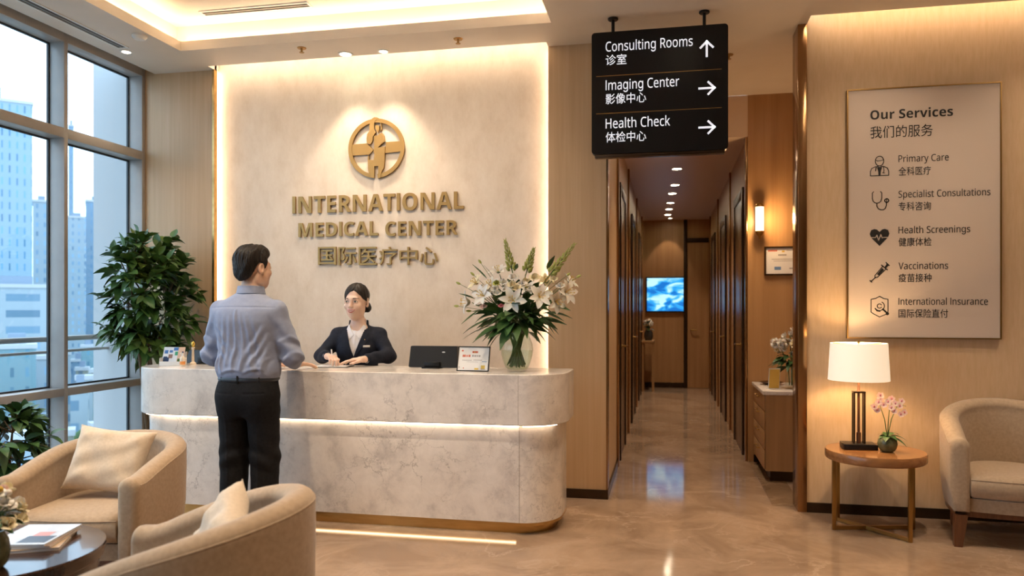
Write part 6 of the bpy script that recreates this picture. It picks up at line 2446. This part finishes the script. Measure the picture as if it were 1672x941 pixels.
up_o = [-.0480 + .0030 * q * q + (.0008 if .1 < q < .35 else 0) - .0008 * (q < .08) for q in q_]
up_i = [-.0530 + .0064 * q * q for q in q_]
lo_i = [-.0605 + .0138 * q * q for q in q_]
lo_o = [-.0675 + .0188 * q * q for q in q_]
patch('upper_lip', list(zip(mx_, up_o)), list(zip(mx_, up_i)), lip_m, .0016, wom, 2)
patch('lower_lip', list(zip(mx_, lo_i)), list(zip(mx_, lo_o)), lip_m, .0018, wom, 2)
patch('teeth', list(zip(mx_, up_i)), list(zip(mx_, lo_i)), teeth_m, .0008, wom, 2)

# blouse, blazer, lapels
tor_j = Loft([.70, .76, .82, .90, .97, 1.04, 1.10, 1.155, 1.195, 1.225, 1.252], [.176, .172, .152, .136, .140, .152, .160, .160, .130, .086, .060], [.122, .120, .108, .098, .106, .116, .118, .108, .088, .068, .056],
             [0, 0, 0, 0, -.002, -.004, 0, .006, .010, .010, .006])
def bust(p, d, o=0.):
    for s in (-1, 1):
        d = smin(d, ell(p, (s * .062, -.072, 1.055), (.062 + o, .050 + o, .060 + o)), .04)
    return d
def v_open(p):
    """signed distance to the sides of the front opening (negative inside)"""
    z = p[:, 2]
    hw_ = np.interp(z, [1.015, 1.10, 1.18, 1.225, 1.28], [0, .030, .056, .066, .072])
    return np.abs(p[:, 0] + .004) - hw_
def w_blazer(p):
    d = bust(p, tor_j(p))
    for s, E, Wq in ((-1, RE, RW), (1, LE, LW)):
        E, Wq = np.array(E), np.array(Wq)
        a = cap(p, (s * .142, .006, 1.168), E, .056, .050)
        a = smin(a, cap(p, E, E + (Wq - E) * .80, .050, .038), .03)
        a -= .003 * np.sin(70 * p[:, 2] + 50 * p[:, 0] * s + 30 * p[:, 1]) * np.exp(-((p[:, 2] - 1.05) / .07) ** 2)
        d = smin(d, a, .022)
    front = np.where(p[:, 1] < .02, v_open(p), 1.0)
    d = smax(d, -np.where(p[:, 2] > 1.015, front, 1.0), .003)
    neck = np.hypot(p[:, 0], (p[:, 1] - .008) * 1.05) - .060
    col = np.abs(neck - .004 - .10 * (1.275 - p[:, 2])) - .0045
    col = smax(col, np.abs(p[:, 2] - 1.250) - .032, .004)
    col = smax(col, -.012 - p[:, 1] - .35 * (1.262 - p[:, 2]), .004)
    for s in (-1, 1):
        pad = cap(p, (s * .075, .010, 1.205), (s * .163, .008, 1.186), .034, .037)
        d = smin(d, pad, .025)
    d = smax(d, -np.where(p[:, 2] > 1.20, neck, 1.0), .004)
    d = smax(d, -np.where((p[:, 1] < .02) & (p[:, 2] > 1.015), v_open(p), 1.0), .003)
    return smin(d, col, .006)
blz = sdf_obj('blazer', w_blazer, (-.34, -.36, .68), (.34, .20, 1.29), .0042, blazer_m, wom)
def w_blouse(p):
    d = bust(p, tor_w(p, .008), -.002)
    x, z = p[:, 0], p[:, 2]
    d -= .0016 * np.sin(90 * x + 40 * z) * (z < 1.18) + .003 * np.exp(-((x + .004) / .008) ** 2)
    neck = np.hypot(p[:, 0], (p[:, 1] + .02) * .9) - np.interp(z, [1.155, 1.19, 1.25], [.002, .040, .060])
    d = smax(d, -np.where(z > 1.14, neck, 1.0), .004)
    d = smax(d, np.abs(x + .004) - np.interp(z, [1.0, 1.15, 1.2, 1.25], [.07, .085, .075, .062]), .004)
    r = np.hypot(x, p[:, 1] - .004)
    rr = .0575 - .10 * (z - 1.25)
    c = np.abs(r - rr) - .003
    zc = 1.262 - .75 * np.clip(.012 - p[:, 1], 0, .1)
    c = smax(c, np.abs(z - zc) - .020, .003)
    c = smax(c, np.where(p[:, 1] < .012, .030 - np.abs(x + .004), -1.0), .003)
    return smin(smax(d, z - 1.25, .003), c, .004)
bls = sdf_obj('blouse', w_blouse, (-.2, -.2, .85), (.2, .18, 1.29), .0038, blouse_m, wom)

def front_y(f, x, z, y0=-.26, y1=.06):
    ys = np.linspace(y0, y1, 320)
    d = f(np.stack([np.full_like(ys, x), ys, np.full_like(ys, z)], 1))
    k = int(np.argmax(d < 0))
    if k > 0 or d[0] < 0:
        return ys[k]
    return front_y(f, x * .94, z, y0, y1) if abs(x) > .004 else None
def flap(name, quad_rows, f, m, parent, lift=.004, thick=.004):
    """cloth piece lying on surface f; rows of x, z"""
    A, B_ = [], []
    for r in quad_rows:
        a, b = [], []
        last = None
        for (x, z) in r:
            y = front_y(f, x, z)
            if y is None:
                y = last if last is not None else -.10
            last = y
            a.append((x, y - lift - thick, z)); b.append((x, y - lift * .2, z))
        A.append(a); B_.append(b[::-1])
    g = G()
    g.grid(A); g.grid(B_)
    n_, k_ = len(A), len(A[0])
    for i in range(n_ - 1):
        for (ja, jb) in ((0, k_ - 1), (k_ - 1, 0)):
            b0 = n_ * k_
            g.f.append((i * k_ + ja, (i + 1) * k_ + ja, b0 + (i + 1) * k_ + jb, b0 + i * k_ + jb)); g.m.append(0)
    return g.build(name, m, parent, smooth=50, weld=False)
bfull = lambda p: bust(p, tor_j(p))
for s in (-1, 1):
    rows = []
    for k in range(13):
        t = k / 12
        z = 1.018 + (1.212 - 1.018) * t
        hw_ = float(np.interp(z, [1.015, 1.10, 1.18, 1.225, 1.28], [0, .030, .056, .066, .072])) - .003
        wd = float(np.interp(t, [0, .3, .62, .66, .74, .78, 1], [.006, .034, .056, .057, .036, .044, .016]))
        rows.append([(-.004 + s * (hw_ + wd * j / 4), z + .008 * (j / 4) * t) for j in range(5)])
    flap('lapel', rows, bfull, blazer_m, blz, .003, .004)
    # blouse collar wing
    rows = []
    for k in range(7):
        t = k / 6
        zi = 1.178 + (1.250 - 1.178) * t
        xi = .008 + .044 * t ** .9
        wd = .034 * (1 - t) ** .6 + .007
        rows.append([(-.004 + s * (xi + wd * j / 3 * .9), zi - wd * j / 3 * .85) for j in range(4)])
    flap('blouse_collar', rows, lambda p: bust(p, tor_w(p, .008), -.002), blouse_m, bls, .003, .003)
y = front_y(bfull, .085, 1.098)
G().box(-.024, .024, -.0025, .0025, -.0075, .0075, .001).build('name_tag', MT['white'], blz, (.085, y - .003, 1.098), (R(4), 0, R(18)))
G().ell((0, 0, 0), (.006, .003, .006), 12, 8).build('button', MT['black'], blz, (-.004, front_y(bfull, -.004, 1.0) - .002, 1.0))
G().ell((0, 0, 0), (.0035, .002, .0035), 10, 8).build('lapel_pin', MT['gold'], blz, (.070, front_y(bfull, .070, 1.145) - .008, 1.145))
for k, z in enumerate((1.07, 1.11, 1.15)):
    yb = front_y(lambda p: bust(p, tor_w(p, .008), -.002), -.004, z)
    G().ell((0, 0, 0), (.0035, .002, .0035), 10, 6).build('button', MT['white'], bls, (-.004, yb - .004, z))
for s, E, Wq in ((-1, RE, RW), (1, LE, LW)):
    E, Wq = np.array(E), np.array(Wq)
    a, b = E + (Wq - E) * .76, E + (Wq - E) * .90
    G().tube([a, a + (b - a) * .06, b], [.0285, .031, .029], 20).build('cuff', blouse_m, bls, smooth=60)
def w_trou(p):
    d = None
    for s in (1, -1):
        e = cap(p, (s * .078, .004, .70), (s * .082, .0, .42), .086, .068)
        e = smin(e, cap(p, (s * .082, .0, .42), (s * .084, .01, .05), .068, .056), .03)
        d = e if d is None else smin(d, e, .02)
    return smax(smin(d, ell(p, (0, .0, .76), (.165, .118, .10)), .05), .03 - p[:, 2], .003)
sdf_obj('trousers', w_trou, (-.2, -.16, 0), (.2, .16, .9), .007, blazer_m, wom)
for s in (1, -1):
    sdf_obj('shoe', lambda p, s=s: smax(smin(cap(p, (s * .082, .04, .04), (s * .088, -.13, .028), .036, .028), cap(p, (s * .082, .02, .07), (s * .082, .0, .05), .034, .036), .03), .002 - p[:, 2], .003), (s * .085 - .06, -.2, -.01), (s * .085 + .06, .12, .13), .006, MT['black'], wom)
# ring on the hand, pen and papers on the desk
pp = P(562, 601, 4.80)
o = thing('notepad', 'white notepad in a dark clipboard under the hands of the receptionist', 'notepad', (-2.215, 4.785, CT), R(6))
G().box(-.12, .12, -.075, .075, 0, .004, .001).build('clipboard', MT['blackplastic'], o)
G().box(-.11, .108, -.068, .068, .004, .006).build('paper', MT['paper'], o)
w0 = wom.matrix_basis
rx = Vector(RW)
a = w0 @ Vector((-.088, -.345, .985))
b = w0 @ Vector((-.112, -.300, 1.085))
pn = G().tube([(0, 0, 0), (b - a) * .12, (b - a)], [.0012, .0045, .0045], 10).build('pen', MT['white'], None, a)
tag(pn, 'white pen held in the fist of the receptionist', 'pen')
